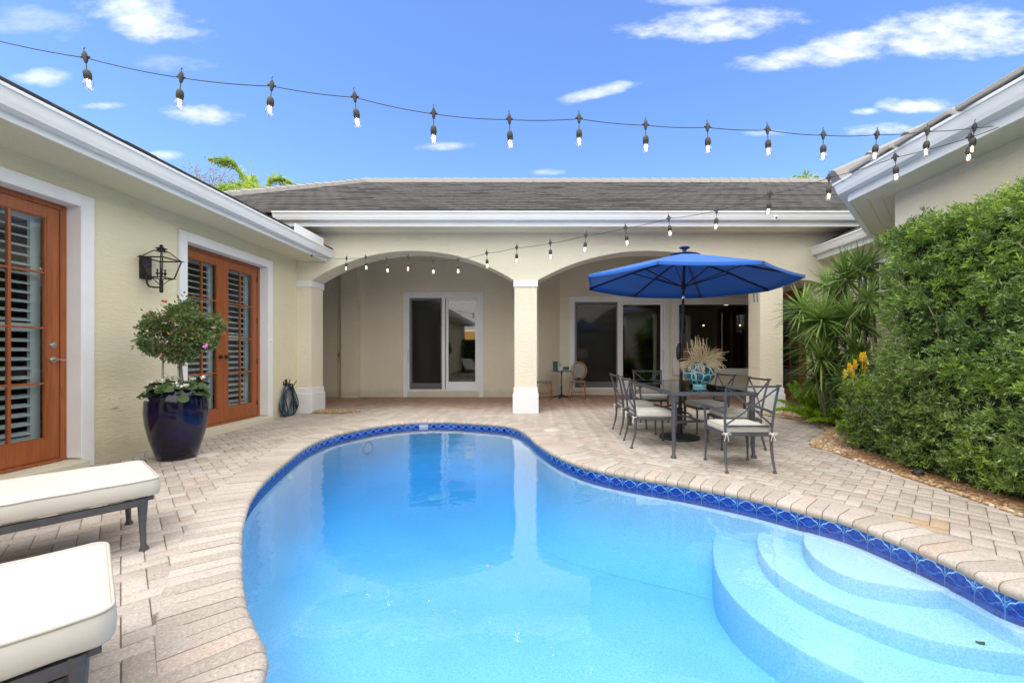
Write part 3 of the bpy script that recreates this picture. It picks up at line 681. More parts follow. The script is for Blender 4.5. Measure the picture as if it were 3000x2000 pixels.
# arcade wall with its arches
def arc(x0, x1, zs, rise, n=28):
    h = (x1-x0)/2; Rr = (h*h+rise*rise)/(2*rise); c = (x0+x1)/2; zc = zs+rise-Rr; a0 = math.asin(h/Rr)
    return [(c+Rr*math.sin(-a0+2*a0*i/n), zc+Rr*math.cos(-a0+2*a0*i/n)) for i in range(n+1)]
YA, YB = 8.40, 8.86
def arcade():
    poly = [(-6.6, 4.0), (-6.6, 2.68), (-4.54, 2.68)]+arc(-4.54, -.42, 2.68, .607)[1:-1]+[(-.42, 2.68), (.033, 2.68)]+arc(.033, 4.56, 2.68, .607)[1:-1]+[(4.56, 2.68), (5.02, 2.68)]
    poly += arc(5.02, 5.80, 2.62, .08, 8)+[(5.80, 0), (6.9, 0), (6.9, 4.0)]
    m = MB(); m.prism(poly[::-1], YA, YB, axes='xz'); m.build('arcade_wall', ST2, house, smooth=False)
    m = MB(); m.box(-6.6, -4.84, YA+.03, YB, -.02, 2.679); m.build('wall', ST2, house)
arcade()
for (x0, x1, lab) in ((-4.829, -4.54, 'engaged column at the left wall'), (-.42, .033, 'middle column'), (4.56, 5.02, 'right column')):
    c = bpy.data.objects.new('column', None); COL.objects.link(c); c.parent = house; c['label'] = lab
    lf = 0 if x0 < -4 else 1
    m = MB(); m.box(x0, x1, YA, YB, .50, 2.679); m.build('shaft', ST2, c)
    for nm, o1, z0, z1 in (('plinth', .035, -.02, .395), ('plinth', .018, .395, .51), ('capital', .022, 2.555, 2.6785)):
        m = MB(); m.box(x0-o1*lf, x1+o1, YA-o1, YB+o1, z0, z1); m.build(nm, WT, c, bevel=.006)
# lanai: floor is the patio; walls, ceiling
def lanai():
    m = MB()
    def wallx(xa, xb, y, ops):            # a wall facing the courtyard with rectangular openings (x0,x1,z0,z1)
        xs = xa
        for (o0, o1, z0, z1) in ops:
            m.box(xs, o0, y, y+.18, -.02, 4.05)
            m.box(o0, o1, y, y+.18, z1, 4.05)
            if z0 > 0: m.box(o0, o1, y, y+.18, -.02, z0)
            xs = o1
        m.box(xs, xb, y, y+.18, -.02, 4.05)
    wallx(-7.4, .10, 11.52, [(-3.55, -1.55, .17, 2.80)])
    wallx(.72, 6.78, 12.13, [(1.10, 3.81, .17, 2.77), (4.15, 6.40, .58, 2.70)])
    m.add([(.10, 11.52, -.02), (.72, 12.13, -.02), (.72, 12.31, -.02), (.10, 11.70, -.02), (.10, 11.52, 4.05), (.72, 12.13, 4.05), (.72, 12.31, 4.05), (.10, 11.70, 4.05)],
          [(0, 1, 5, 4), (1, 2, 6, 5), (2, 3, 7, 6), (3, 0, 4, 7), (4, 5, 6, 7)])
    m.box(-5.30, -4.86, 11.30, 11.519, -.02, 4.05)
    m.box(-7.6, -7.4, 8.4, 11.7, -.02, 4.05)
    # right-hand side wall with the opening of the entry door
    m.box(6.60, 6.78, 8.861, 9.25, -.02, 4.05); m.box(6.60, 6.78, 11.35, 12.129, -.02, 4.05); m.box(6.60, 6.78, 9.25, 11.35, 2.84, 4.05)
    m.build('wall', ST2, house)
    m = MB(); m.box(-7.6, 6.78, 8.861, 12.3, 4.051, 4.10); m.build('porch_ceiling', WT, house)
    m = MB(); m.box(-5.83+.33, -5.83+.40, 11.508, 11.519, 1.1, 1.22); m.build('outlet_cover', NICK, house)
lanai()
m = MB(); m.box(LW+.0005, LW+.012, 4.70, 4.80, .58, .70); m.build('outlet_cover', ST, house, bevel=.003)
french_door(9.25, 11.35, 'mid', x=6.62, flip=-1, zt=2.84, zb=.02, shut=False, lab='dark glazed entry door pair at the right end of the porch')
def slider(x0, x1, y, z0, z1, parent, swap=False, lab=None, panes=None):
    """x0..x1 outer trim; the screen leaf is on the left"""
    d = bpy.data.objects.new('sliding_door', None); COL.objects.link(d); d.parent = parent
    if lab: d['label'] = lab
    w = .11; m = MB()
    m.box(x0, x0+w, y-.03, y-.001, -.02, z1); m.box(x1-w, x1, y-.03, y-.001, -.02, z1); m.box(x0+w, x1-w, y-.03, y-.001, z1-w, z1); m.build('door_trim', WT, d, bevel=.004)
    a, b, zt, zb = x0+w, x1-w, z1-w, z0; mid = (a+b)/2
    m = MB(); m.box(a, a+.05, y-.012, y+.12, zb, zt); m.box(b-.05, b, y-.012, y+.12, zb, zt); m.box(a+.05, b-.05, y-.012, y+.12, zt-.05, zt); m.box(a+.05, b-.05, y-.012, y+.12, zb, zb+.04); m.build('frame', WH, d, bevel=.003)
    m = MB(); m.box(a, b, y-.018, y+.15, -.02, zb-.001); m.build('door_step', ST2, d)
    L0, L1, R0, R1 = a+.05, mid+.045, mid-.0, b-.05
    for (c, e, yo, bot, nm) in ((L0, L1-.05, .02, .17, 'leaf'), (R0+.05, R1, .06, .21, 'leaf')):
        m = MB(); s = .075
        m.box(c, c+s, y+yo, y+yo+.035, zb+.04, zt-.05); m.box(e-s, e, y+yo, y+yo+.035, zb+.04, zt-.05)
        m.box(c+s, e-s, y+yo, y+yo+.035, zb+.04, zb+.04+bot); m.box(c+s, e-s, y+yo, y+yo+.035, zt-.05-.08, zt-.05); m.build(nm, WH, d, bevel=.003)
        m = MB(); m.box(c+s, e-s, y+yo+.012, y+yo+.018, zb+.04+bot, zt-.13); m.build('pane', PANED, d)
    # meeting stile and the insect screen over the left leaf
    m = MB(); m.box(mid-.045, mid+.045, y-.008, y+.018, zb+.04, zt-.05); m.build('meeting_stile', WH, d, bevel=.003)
    m = MB(); s = .035; c, e = L0+.002, mid-.047
    m.box(c, c+s, y-.004, y+.014, zb+.045, zt-.052); m.box(c+s, e, y-.004, y+.014, zt-.085, zt-.052); m.build('screen_frame', simple('screen_frame_grey', (.25, .25, .26), .5), d)
    m = MB(); m.box(c+s, e, y+.001, y+.003, zb+.045, zt-.085); m.build('insect_screen', MESHM, d)
    hx = b-.085 if swap else a+.03
    m = MB(); m.tube([(hx, y-.012, 1.0), (hx, y-.05, 1.02), (hx, y-.05, 1.28), (hx, y-.012, 1.30)], .009, 8); m.build('handle', NICK, d, smooth=True)
    return d
def meshmat():
    m, t, b = mat('insect_mesh'); b.inputs['Base Color'].default_value = (.012, .012, .013, 1); b.inputs['Roughness'].default_value = .6
    tr = N(t, 'ShaderNodeBsdfTransparent'); mx = N(t, 'ShaderNodeMixShader'); mx.inputs[0].default_value = .38; out = t.nodes['Material Output']
    t.links.new(tr.outputs[0], mx.inputs[1]); t.links.new(b.outputs[0], mx.inputs[2]); t.links.new(mx.outputs[0], out.inputs['Surface']); return m
MESHM = meshmat()
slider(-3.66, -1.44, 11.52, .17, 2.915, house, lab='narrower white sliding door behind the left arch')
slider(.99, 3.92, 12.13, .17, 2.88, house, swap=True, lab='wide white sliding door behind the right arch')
def kitchen_window():
    d = bpy.data.objects.new('kitchen_window', None); COL.objects.link(d); d.parent = house; y = 12.13; d['label'] = 'large dark kitchen window with a white sill'
    x0, x1, z0, z1 = 4.15, 6.40, .58, 2.70; w = .13; m = MB()
    m.box(x0-w, x0+.03, y-.03, y-.001, z0-.0, z1+w); m.box(x0+.03, x1, y-.03, y-.001, z1-.02, z1+w); m.build('window_trim', WT, d, bevel=.004)
    m = MB(); m.box(x0-w, x1+.1, y-.06, y+.02, z0-.0, z0+.19); m.build('sill', WT, d, bevel=.006)
    m = MB(); m.box(x0+.03, x0+.06, y, y+.05, z0+.19, z1-.02); m.box(x0+.06, x1, y, y+.05, z1-.06, z1-.02); m.build('frame', WH, d)
    m = MB(); m.box(x0+.06, x1, y+.02, y+.026, z0+.19, z1-.06); m.build('pane', PANED, d)
kitchen_window()
# dark rooms behind the glass
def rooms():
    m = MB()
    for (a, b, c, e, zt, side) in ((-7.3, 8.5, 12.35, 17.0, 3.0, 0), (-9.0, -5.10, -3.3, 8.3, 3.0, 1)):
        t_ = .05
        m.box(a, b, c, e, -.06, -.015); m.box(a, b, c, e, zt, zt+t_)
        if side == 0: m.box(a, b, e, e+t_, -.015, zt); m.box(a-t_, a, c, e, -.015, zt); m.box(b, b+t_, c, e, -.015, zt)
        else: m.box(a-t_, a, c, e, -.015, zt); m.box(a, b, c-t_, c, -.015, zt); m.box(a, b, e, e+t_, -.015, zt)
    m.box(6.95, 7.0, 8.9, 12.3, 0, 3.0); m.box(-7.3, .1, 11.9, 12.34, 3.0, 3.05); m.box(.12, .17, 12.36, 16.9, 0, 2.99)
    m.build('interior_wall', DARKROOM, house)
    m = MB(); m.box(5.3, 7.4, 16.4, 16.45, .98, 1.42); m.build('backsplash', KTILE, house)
    m = MB(); m.box(4.6, 5.3, 16.0, 16.45, 1.5, 2.6); m.box(5.3, 6.6, 15.9, 16.4, 0, .95); m.build('kitchen_cabinet', simple('cabinet', (.06, .045, .035), .5), house)
rooms()
for px, py in ((2061, 953), (2168, 953)):
    p = W(px, py, 14.2); k = empty('pendant_lamp', (p.x, p.y, p.z), label='tiny glowing pendant bulb in the dark kitchen, %s one' % ('left' if px < 2100 else 'right'), cat='lamp', group='pendant bulbs in the kitchen')
    m = MB(); m.sphere((0, 0, 0), .026, 12, 8); m.build('bulb', KLED, k, smooth=True); m = MB(); m.tube([(0, 0, .04), (0, 0, 3.0-p.z)], .006, 6); m.tube([(0, 0, .03), (0, 0, .1)], .025, 8); m.build('flex', BLACK, k)
p = W(2128, 867, 15.2)
o = MB().lathe([(.07, 0), (.07, .012)], (0, 0, 0), 16).build('ceiling_light', emis('ceiling_spot', (1, .85, .65), 3.0)); o.location = (p.x, p.y, 2.985); tag(o, 'small lit downlight in the dark kitchen ceiling', 'light')
p = W(1379, 980, 13.6)
t_ = empty('hanging_lampshade', (p.x, p.y, p.z), label='square yellow lit lampshade seen through the narrower sliding door', cat='lamp')
m = MB(); m.box(-.17, .17, -.17, .17, -.16, .16); m.build('lamp_shade', SHADE, t_, bevel=.01); m = MB(); m.tube([(0, 0, .16), (0, 0, 3.0-p.z)], .008, 6); m.build('flex', BLACK, t_)
p = W(1703, 1045, 14.2)
t_ = empty('table_lamp', (p.x, p.y, 0), label='dim beige table lamp just inside the wide sliding door', cat='lamp')
m = MB(); m.lathe([(.24, p.z-.02), (.20, p.z+.27)], n=24, cap=False); m.build('lamp_shade', SHADE2, t_); m = MB(); m.lathe([(.09, .75), (.16, .85), (.05, p.z-.08), (.03, p.z+.05)], n=20); m.build('lamp_base', simple('lamp_ceramic', (.25, .2, .16), .4), t_, smooth=True)
m = MB(); m.box(-.4, .4, -.25, .25, .70, .745); [m.box(x-.02, x+.02, y-.02, y+.02, 0, .70) for x in (-.36, .36) for y in (-.21, .21)]; o = m.build('console_table', simple('dark_wood', (.04, .025, .015), .5)); o.location = (p.x, p.y, 0); tag(o, 'dark console table under the dim lamp inside the room', 'table')
# ------------------------------------------------------------ eaves: soffit, fascia, gutter
GP = [(0, 0), (.02, .0), (.095, .005), (.105, .035), (.118, .055), (.118, .085), (.135, .12), (.150, .125), (.152, .15), (.128, .150), (.128, .138), (.0, .138)]
def eave(a, b, out, zf0, zf1, over, wall_line, wide=.0):
    pass
def run(name, prof, a, b, out, mt, mit=(0, 0), parent=house):
    """profile swept from a to b; mit = tangents of the end mitres"""
    a = Vector(a); b = Vector(b); o = Vector(out); t = (b-a).normalized(); n = len(prof)
    vs = [a+o*p+t*(-p*mit[0])+Vector((0, 0, q)) for p, q in prof]+[b+o*p+t*(p*mit[1])+Vector((0, 0, q)) for p, q in prof]
    m = MB(); m.add(vs, [tuple(range(n-1, -1, -1)), tuple(range(n, 2*n))]+[(i, (i+1) % n, n+(i+1) % n, n+i) for i in range(n)])
    ob = m.build(name, mt, parent, smooth='auto')
    bmm = bmesh.new(); bmm.from_mesh(ob.data); bmesh.ops.recalc_face_normals(bmm, faces=bmm.faces); bmm.to_mesh(ob.data); bmm.free(); return ob
FP = [(0, 0), (.0, .21), (-.022, .21), (-.022, 0)]
# left wing: fascia face at x=-4.20
run('fascia', FP, (-4.21, -5.09, 3.06), (-4.21, 8.399, 3.06), (1, 0, 0), FAS)
run('gutter', GP, (-4.209, -5.09, 3.125), (-4.209, 8.396, 3.125), (1, 0, 0), GUT)
m = MB(); m.box(-5.05, -4.233, -5.09, 8.398, 3.075, 3.10); m.build('soffit', ST, house)
m = MB(); m.box(-4.10, -4.085, 7.05, 8.0, 3.276, 3.42); m.build('splash_guard', WH, house)
# main wing
run('fascia', FP, (-5.6, 7.92, 3.63), (8.5, 7.92, 3.63), (0, -1, 0), FAS)
run('gutter', GP, (-4.95, 7.919, 3.725), (7.6, 7.919, 3.725), (0, -1, 0), GUT)
m = MB(); m.box(-6.6, 8.5, 7.943, 8.398, 3.645, 3.67); m.build('soffit', ST2, house)
# right wing: along Y, a 45-degree run, along Y again
T22 = math.tan(R(22.5)); XF1, YC1, XF2 = 3.895, 5.16, 5.70; YC2 = YC1+(XF2-XF1); s2 = math.sqrt(.5); ZR = 3.09
run('fascia', FP, (XF1, -5.09, ZR), (XF1, YC1, ZR), (-1, 0, 0), FAS, (0, T22))
run('gutter', GP, (XF1-.001, -5.09, ZR+.095), (XF1-.001, YC1, ZR+.095), (-1, 0, 0), GUT, (0, T22))
run('fascia', FP, (XF1, YC1, ZR), (XF2, YC2, ZR), (-s2, s2, 0), FAS, (T22, -T22))
run('gutter', GP, (XF1, YC1+.001, ZR+.095), (XF2, YC2+.001, ZR+.095), (-s2, s2, 0), GUT, (T22, -T22))
run('fascia', FP, (XF2, YC2, ZR), (XF2, 8.398, ZR), (-1, 0, 0), FAS, (-T22, 0))
run('gutter', GP, (XF2-.001, YC2, ZR+.095), (XF2-.001, 8.396, ZR+.095), (-1, 0, 0), GUT, (-T22, 0))
WX1, WYC, WX2 = 4.29, 4.94, 6.10; WYC2 = WYC+(WX2-WX1)
m = MB(); m.prism([(WX1, -5.09), (WX1+.2, -5.09), (WX1+.2, WYC-.08), (WX2+.2, WYC2-.08), (WX2+.2, 8.399), (WX2, 8.399), (WX2, WYC2), (WX1, WYC)], -.02, 3.25); m.build('wall', ST2, house)
m = MB(); e_ = .023; m.prism([(XF1+e_, -5.09), (XF1+.8, -5.09), (XF1+.8, YC1), (XF2+.8, YC2), (XF2+.8, 8.39), (XF2+e_, 8.39), (XF2+e_, YC2-e_*T22), (XF1+e_, YC1-e_*T22)], ZR+.012, ZR+.035); m.build('soffit', ST2, house)
m = MB()
for q in (.16, .27): m.bar((XF1+.1+q*.7, YC1+.12-q, ZR+.008), (XF2+.02+q*.7, YC2+.04-q, ZR+.008), .018, .012)
m.build('soffit_batten', ST, house)
# round window in the right wing's far wall
def round_window():
    d = bpy.data.objects.new('round_window', None); COL.objects.link(d); d.parent = house; c = Vector((WX2, 7.30, 2.38))
    ring = [c+Vector((-.02, math.cos(2*PI*k/48)*.46, math.sin(2*PI*k/48)*.46)) for k in range(48)]
    m = MB()
    vs = []; 
    for r_, x_ in ((.52, .0), (.52, -.04), (.40, -.04), (.40, .0)):
        vs += [c+Vector((x_, math.cos(2*PI*k/48)*r_, math.sin(2*PI*k/48)*r_)) for k in range(48)]
    m.add(vs, [(l*48+k, l*48+(k+1) % 48, ((l+1) % 4)*48+(k+1) % 48, ((l+1) % 4)*48+k) for l in range(4) for k in range(48)]); m.build('window_trim', WT, d, smooth='auto')
    m = MB(); m.add([c+Vector((-.006, math.cos(2*PI*k/48)*.40, math.sin(2*PI*k/48)*.40)) for k in range(48)], [tuple(range(48))]); m.build('pane', simple('dark_pane', (.02, .024, .028), .08), d)
    m = MB(); m.bar(c+Vector((-.015, -.4, -.08)), c+Vector((-.015, .4, -.08)), .03, .02); m.bar(c+Vector((-.015, .0, -.4)), c+Vector((-.015, .0, .4)), .03, .02, up=(0, 1, 0)); m.bar(c+Vector((-.017, .27, -.3)), c+Vector((-.017, .27, .3)), .025, .02, up=(0, 1, 0)); m.build('muntin', WH, d)
round_window()
# ------------------------------------------------------------ roofs of flat concrete tiles
def tile_mats():
    m, t, b = mat('roof_tile'); geo = N(t, 'ShaderNodeNewGeometry'); tcn = N(t, 'ShaderNodeTexCoord'); b.inputs['Roughness'].default_value = .9
    nz = N(t, 'ShaderNodeTexNoise', _Scale=1.3, _Detail=6.0, _Roughness=.7); t.links.new(tcn.outputs['Object'], nz.inputs['Vector'])
    n_b = N(t, 'ShaderNodeTexNoise', _Scale=14.0, _Detail=5.0, _Roughness=.7); t.links.new(tcn.outputs['Object'], n_b.inputs['Vector'])
    c = mixc(t, geo.outputs['Random Per Island'], (.013, .0115, .011), (.030, .027, .025)); c = mixc(t, maprange(t, nz.outputs[0], .45, .7, 0, .7), c, (.016, .014, .013))
    c = mixc(t, maprange(t, n_b.outputs[0], .5, .75, 0, .4), c, (.055, .05, .048)); t.links.new(c, b.inputs['Base Color'])
    e, t, b = mat('roof_tile_edge'); tcn = N(t, 'ShaderNodeTexCoord'); b.inputs['Roughness'].default_value = .9
    nz = N(t, 'ShaderNodeTexNoise', _Scale=1.0, _Detail=4.0); t.links.new(VM(t, 'MULTIPLY', tcn.outputs['Object'], (.7, 4, 4)), nz.inputs['Vector'])
    t.links.new(mixc(t, maprange(t, nz.outputs[0], .50, .60), (.25, .24, .235), (.03, .027, .025)), b.inputs['Base Color'])
    return m, e
RT, RE = tile_mats()
CAP = simple('ridge_cap_mortar', (.29, .28, .27), .9, bump=(30, .5), var=(4.0, (.28, .27, .26), .8))
def tiled(name, origin, along, up, slope, length, rows, w=.33, e=.30, clip=None, parent=house, thick=.012, mats=None):
    """rows of flat tiles; along/up are horizontal unit vectors; e = horizontal exposure"""
    along = np.array(along); up = np.array(up); O = np.array(origin); V = []; Fq = []; mi = []
    for r in range(rows):
        off = (r % 2)*w/2; n = int(length/w)+1
        for k in range(n):
            x0 = k*w-off; x1 = x0+w-.004
            if clip and not clip((x0+x1)/2, (r+.5)*e): continue
            x0 = max(x0, 0); x1 = min(x1, length)
            if x1-x0 < .03: continue
            u0 = r*e; u1 = (r+1)*e+.04; dz = random.gauss(0, .0016)
            z0 = u0*slope+thick+dz; z1 = u1*slope+.004+dz; b = len(V)
            for (x, u, z) in ((x0, u0, z0-thick+.002), (x1, u0, z0-thick+.002), (x1, u0, z0), (x0, u0, z0), (x0, u1, z1), (x1, u1, z1), (x0, u1, z1-.02), (x1, u1, z1-.02)):
                p = O+along*x+up*u; V.append((p[0], p[1], p[2]+z))
            Fq += [(b, b+1, b+2, b+3), (b+3, b+2, b+5, b+4), (b, b+3, b+4, b+6), (b+1, b+7, b+5, b+2), (b+6, b+7, b+1, b)]; mi += [1, 0, 0, 0, 0]
    return np_mesh(name, V, Fq, mats or [RT, RE], parent, mi)
YE, ZE, SL, YR = 7.80, 3.845, .49, 15.5
RX = -6.35      # left end of the ridge
tiled('roof', (-15.0, YE, ZE), (1, 0, 0), (0, 1, 0), SL, 27.0, int((YR-YE)/.30), w=.33, e=(YR-YE)/int((YR-YE)/.30), clip=lambda x, u: (x-15.0) > RX-(YR-YE-u)*.33)
m = MB(); m.add([(RX-(YR-YE)*.33, YE+.04, ZE-.03), (12, YE+.04, ZE-.03), (12, YR, ZE-.03+SL*(YR-YE)), (RX, YR, ZE-.03+SL*(YR-YE)), (12, 23.2, ZE-.03), (RX-2.5, 23.2, ZE-.03)], [(0, 1, 2, 3), (3, 2, 4, 5), (0, 3, 5)]); m.build('roof', RT, house)
def caps(a, b, name='ridge_cap', w=.17):
    a = Vector(a); b = Vector(b); L = (b-a).length; t = (b-a)/L; n = int(L/.36); m = MB(); s = t.cross(Vector((0, 0, 1))).normalized(); upv = s.cross(t)
    for k in range(n):
        p = a+t*(k*L/n); q = a+t*((k+1)*L/n+.05); l0 = .055+random.gauss(0, .005); l1 = .018
        vs = []
        for (c, lf) in ((p, l0), (q, l1)):
            for (sx, uz) in ((-w, -.14), (-w*.72, .03), (-w*.3, .07), (w*.3, .07), (w*.72, .03), (w, -.14)): vs.append(c+s*sx+upv*(uz+lf))
        m.add(vs, [(i, i+1, 7+i, 6+i) for i in range(5)]+[(5, 4, 3, 2, 1, 0), (6, 7, 8, 9, 10, 11), (0, 6, 11, 5)])
    return m.build(name, CAP, house)
ZRG = ZE+SL*(YR-YE)+.02
caps((RX, YR, ZRG), (12, YR, ZRG)); caps((RX-(YR-YE)*.33, YE, ZE+.02), (RX, YR, ZRG))
# left wing roof
ZL = 3.285
tiled('roof', (-4.10, 8.45, ZL), (0, -1, 0), (-1, 0, 0), .49, 13.5, 7, e=.30, thick=.045, mats=[RT, RT])
m = MB(); m.add([(-4.12, -5.09, ZL-.02), (-4.12, 8.6, ZL-.02), (-8.2, 8.6, ZL-.02+.49*4.08), (-8.2, -5.09, ZL-.02+.49*4.08), (-12, -5.09, ZL), (-12, 8.6, ZL)], [(0, 1, 2, 3), (3, 2, 5, 4)]); m.build('roof', RT, house)
# right wing roof: hip at the corner with its caps
ZW = 3.33
CN = Vector((XF1-.12, YC1+.05, ZW)); hd = Vector((math.cos(R(-22.5)), math.sin(R(-22.5)), 0)); hz = .49*math.cos(R(22.5))
tiled('roof', (XF1-.12, -5.09, ZW), (0, 1, 0), (1, 0, 0), .49, 10.24, 12, e=.30, clip=lambda x, u: x-10.19 < -u*T22-.05)
tiled('roof', (XF2-.12, YC2+.03, ZW), (0, 1, 0), (1, 0, 0), .49, 1.95, 5, e=.30, clip=lambda x, u: x > -u*T22)
C2 = Vector((XF2-.12, YC2+.05, ZW)); far = 3.6
m = MB(); u1 = Vector((.7071, -.7071, 0))
h1 = CN+hd*3.6+Vector((0, 0, hz*3.6)); h2 = C2+hd*3.6+Vector((0, 0, hz*3.6))
m.add([CN, C2, h2, h1, (XF1-.12, -5.09, ZW), (h1.x, -5.09, h1.z), (C2.x, 8.6, ZW), (h2.x, 8.6, h2.z)], [(0, 1, 2, 3), (4, 0, 3, 5), (1, 6, 7, 2)])
for i in range(len(m.v)): x, y, z = m.v[i]; m.v[i] = (x, y, z-.01)
m.build('roof', RT, house)
caps(CN+Vector((0, 0, .05)), CN+hd*3.6+Vector((0, 0, hz*3.6+.05)), 'hip_cap', w=.16)
for k in range(9):
    m = MB(); p = CN+Vector((.03, -.30-k*.62, .02)); m.bar(p, p+Vector((.10, -.46, .07)), .24, .05); m.bar(p+Vector((.02, -.02, .03)), p+Vector((.11, -.44, .10)), .16, .05); m.build('hip_cap', CAP, house, bevel=.012)
# ------------------------------------------------------------ wall lantern
def lantern():
    t = empty('wall_lantern', (LW, 5.12, 2.02), label='black four-sided glass lantern on the cream wall between the two french doors', cat='lantern')
    Z0 = 0
    m = MB(); m.box(.001, .03, -.07, .07, .10, .38); m.box(.03, .10, -.045, .045, .13, .34) if False else None; m.build('back_plate', BRONZE, t, bevel=.004)
    cx = .21; b0, b1, zb, zt = .085, .135, .115, .345
    m = MB(); m.tube([(.02, 0, .16), (.035, 0, .05), (.06, 0, .012), (.12, 0, .0), (cx, 0, .0)], .011, 8); m.tube([(cx, 0, -.045), (cx, 0, .09)], .02, 10); m.sphere((cx, 0, -.05), .02, 10, 6); m.build('bracket_arm', BRONZE, t, smooth='auto')
    m = MB(); cb = [(cx+sx*b0, sy*b0, zb) for sx, sy in ((-1, -1), (1, -1), (1, 1), (-1, 1))]; ct = [(cx+sx*b1, sy*b1, zt) for sx, sy in ((-1, -1), (1, -1), (1, 1), (-1, 1))]; cp = [(cx+sx*.05, sy*.05, .445) for sx, sy in ((-1, -1), (1, -1), (1, 1), (-1, 1))]
    for i in range(4):
        j = (i+1) % 4; m.bar(cb[i], ct[i], .010); m.bar(cb[i], cb[j], .012); m.bar(ct[i], ct[j], .014); m.bar(ct[i], cp[i], .010); m.bar(cp[i], cp[j], .008)
        e = Vector(ct[i])-Vector((cx, 0, zt)); m.bar(ct[i], Vector(ct[i])+e*.16, .008)
        e = Vector(cb[i])-Vector((cx, 0, zb)); m.bar(cb[i], Vector(cb[i])+e*.18, .007)
        m.tube([Vector(cb[i]), Vector(cb[i])*.6+Vector((cx, 0, zb-.05))*.4, Vector((cx, 0, zb-.09))*.75+Vector(cb[i])*.25, (cx, 0, zb-.085)], .005, 6)
    m.build('cage', BRONZE, t)
    m = MB(); m.lathe([(.04, .44), (.04, .47), (.062, .475), (.03, .492), (.012, .50), (.022, .515), (.001, .53)], (cx, 0, 0), 16); m.build('finial', BRONZE, t, smooth='auto')
    m = MB(); m.add(cb+ct+cp, [(i, (i+1) % 4, 4+(i+1) % 4, 4+i) for i in range(4)]+[(4+i, 4+(i+1) % 4, 8+(i+1) % 4, 8+i) for i in range(4)]); m.build('lantern_glass', LANG, t)
    m = MB()
    for q in range(4):
        a = PI/4+q*PI/2; x, y = cx+.035*math.cos(a), .035*math.sin(a); m.lathe([(.006, zb), (.006, zb+.035), (.018, zb+.05), (.018, zb+.062), (.008, zb+.062), (.008, zb+.11)], (x, y, 0), 8)
    m.build('candle_holder', BRONZE, t)
lantern()
# ------------------------------------------------------------ planter, topiary, begonias
PX, PY = -4.13, 4.78
t = empty('planter_pot', (PX, PY, 0), label='big dark blue glazed barrel pot standing between the french doors', cat='pot')
POTM = simple('blue_glaze', (.002, .004, .036), .14, coat=.35, spec=.35, bump=(9, .08), var=(5, (.004, .003, .010), .9))
MB().lathe([(0.165, 0), (0.18, 0.004), (0.208, 0.1), (0.252, 0.26), (0.281, 0.41), (0.292, 0.54), (0.287, 0.66), (0.266, 0.77), (0.252, 0.798), (0.238, 0.802), (0.23, 0.785), (0.25, 0.7), (0.25, 0.66)], (0, 0, 0), 48, cap=True).build('pot_body', POTM, t, smooth=True)
MB().lathe([(.001, .725), (.235, .72), (.248, .715)], (0, 0, 0), 32, cap=False).build('soil', SOIL, t)
def leaves(name, n, gen, mats, parent, two=False, cup=0.0, lsz=(.04, .055), wr=.28, new=0.0):
    P, A = gen(n); L = RNG.uniform(lsz[0], lsz[1], n); V = leaf_arrays(P, A, L, L*wr, cup=cup)
    mi = (RNG.random(n) < new).astype(int) if len(mats) > 1 else None
    return np_mesh(name, V, quads(n), mats, parent, mi)
t = empty('potted_topiary', (PX, PY, .725), label='round-headed flowering standard tree growing in the blue pot', cat='tree')
m = MB(); m.tube([(.03, -.02, 0), (.05, 0, .15), (.02, .02, .3), (.04, .0, .5), (.02, .02, .75)], [.024, .02, .019, .018, .01], 8)
for k in range(16):
    q = k*2.4; m.tube([(.03, 0, .38+.02*k), (.03+.12*math.cos(q), .12*math.sin(q), .5+.02*k), (.03+.27*math.cos(q), .26*math.sin(q), .55+.028*k)], [.009, .006, .003], 5)
m.build('trunk', BARK, t, smooth=True)
m = MB(); m.tube([(-.08, -.10, -.02), (-.08, -.09, .62)], .010, 6); m.build('stake', STAKE, t)
def crown(n):
    nb = 64; bc = []
    while len(bc) < nb:
        p = RNG.normal(size=3); p /= np.linalg.norm(p); r = RNG.uniform(.55, 1.0); q = p*r*np.array([.355, .32, .325]); q[2] = max(q[2], -.24); bc.append(q)
    bc = np.array(bc); i = RNG.integers(0, nb, n); d = unit(RNG.normal(size=(n, 3))); P = bc[i]+d*RNG.uniform(.02, .095, n)[:, None]
    A = unit(P)*.6+d*.5+np.array([0, 0, -.2])+RNG.normal(size=(n, 3))*.55; out_ = RNG.random(n) < .10; P = P*np.where(out_, RNG.uniform(1.02, 1.22, n), 1.0)[:, None]
    P = P+np.array([.065, 0, .705]); return P, A
leaves('crown', 12500, crown, [TOPI], t, cup=.06, lsz=(.028, .052), wr=.27)
def petals(name, pts, matn, parent, r=.02, n=5):
    P = []; A = []
    for p in pts:
        for k in range(n): P.append(p); A.append((random.gauss(0, 1), random.gauss(0, 1), random.gauss(.2, .8)))
    P = np.array(P); L = np.full(len(P), r)*RNG.uniform(.7, 1.3, len(P)); return np_mesh(name, leaf_arrays(P, np.array(A), L, L*.42), quads(len(P)), [matn], parent)
for c_ in ((-.28, -.16, .60), (-.10, -.29, .50), (.41, -.12, .55)): petals('flower', [c_, (c_[0]+.02, c_[1], c_[2]+.015)], PETP, t, .030, 7)
petals('red_bud', [(-.02, -.15, 1.06)], PETR, t, .028, 12)
t = empty('begonia_plant', (PX, PY, .725), label='round-leaved begonias with white blooms filling the rim of the blue pot', cat='flower')
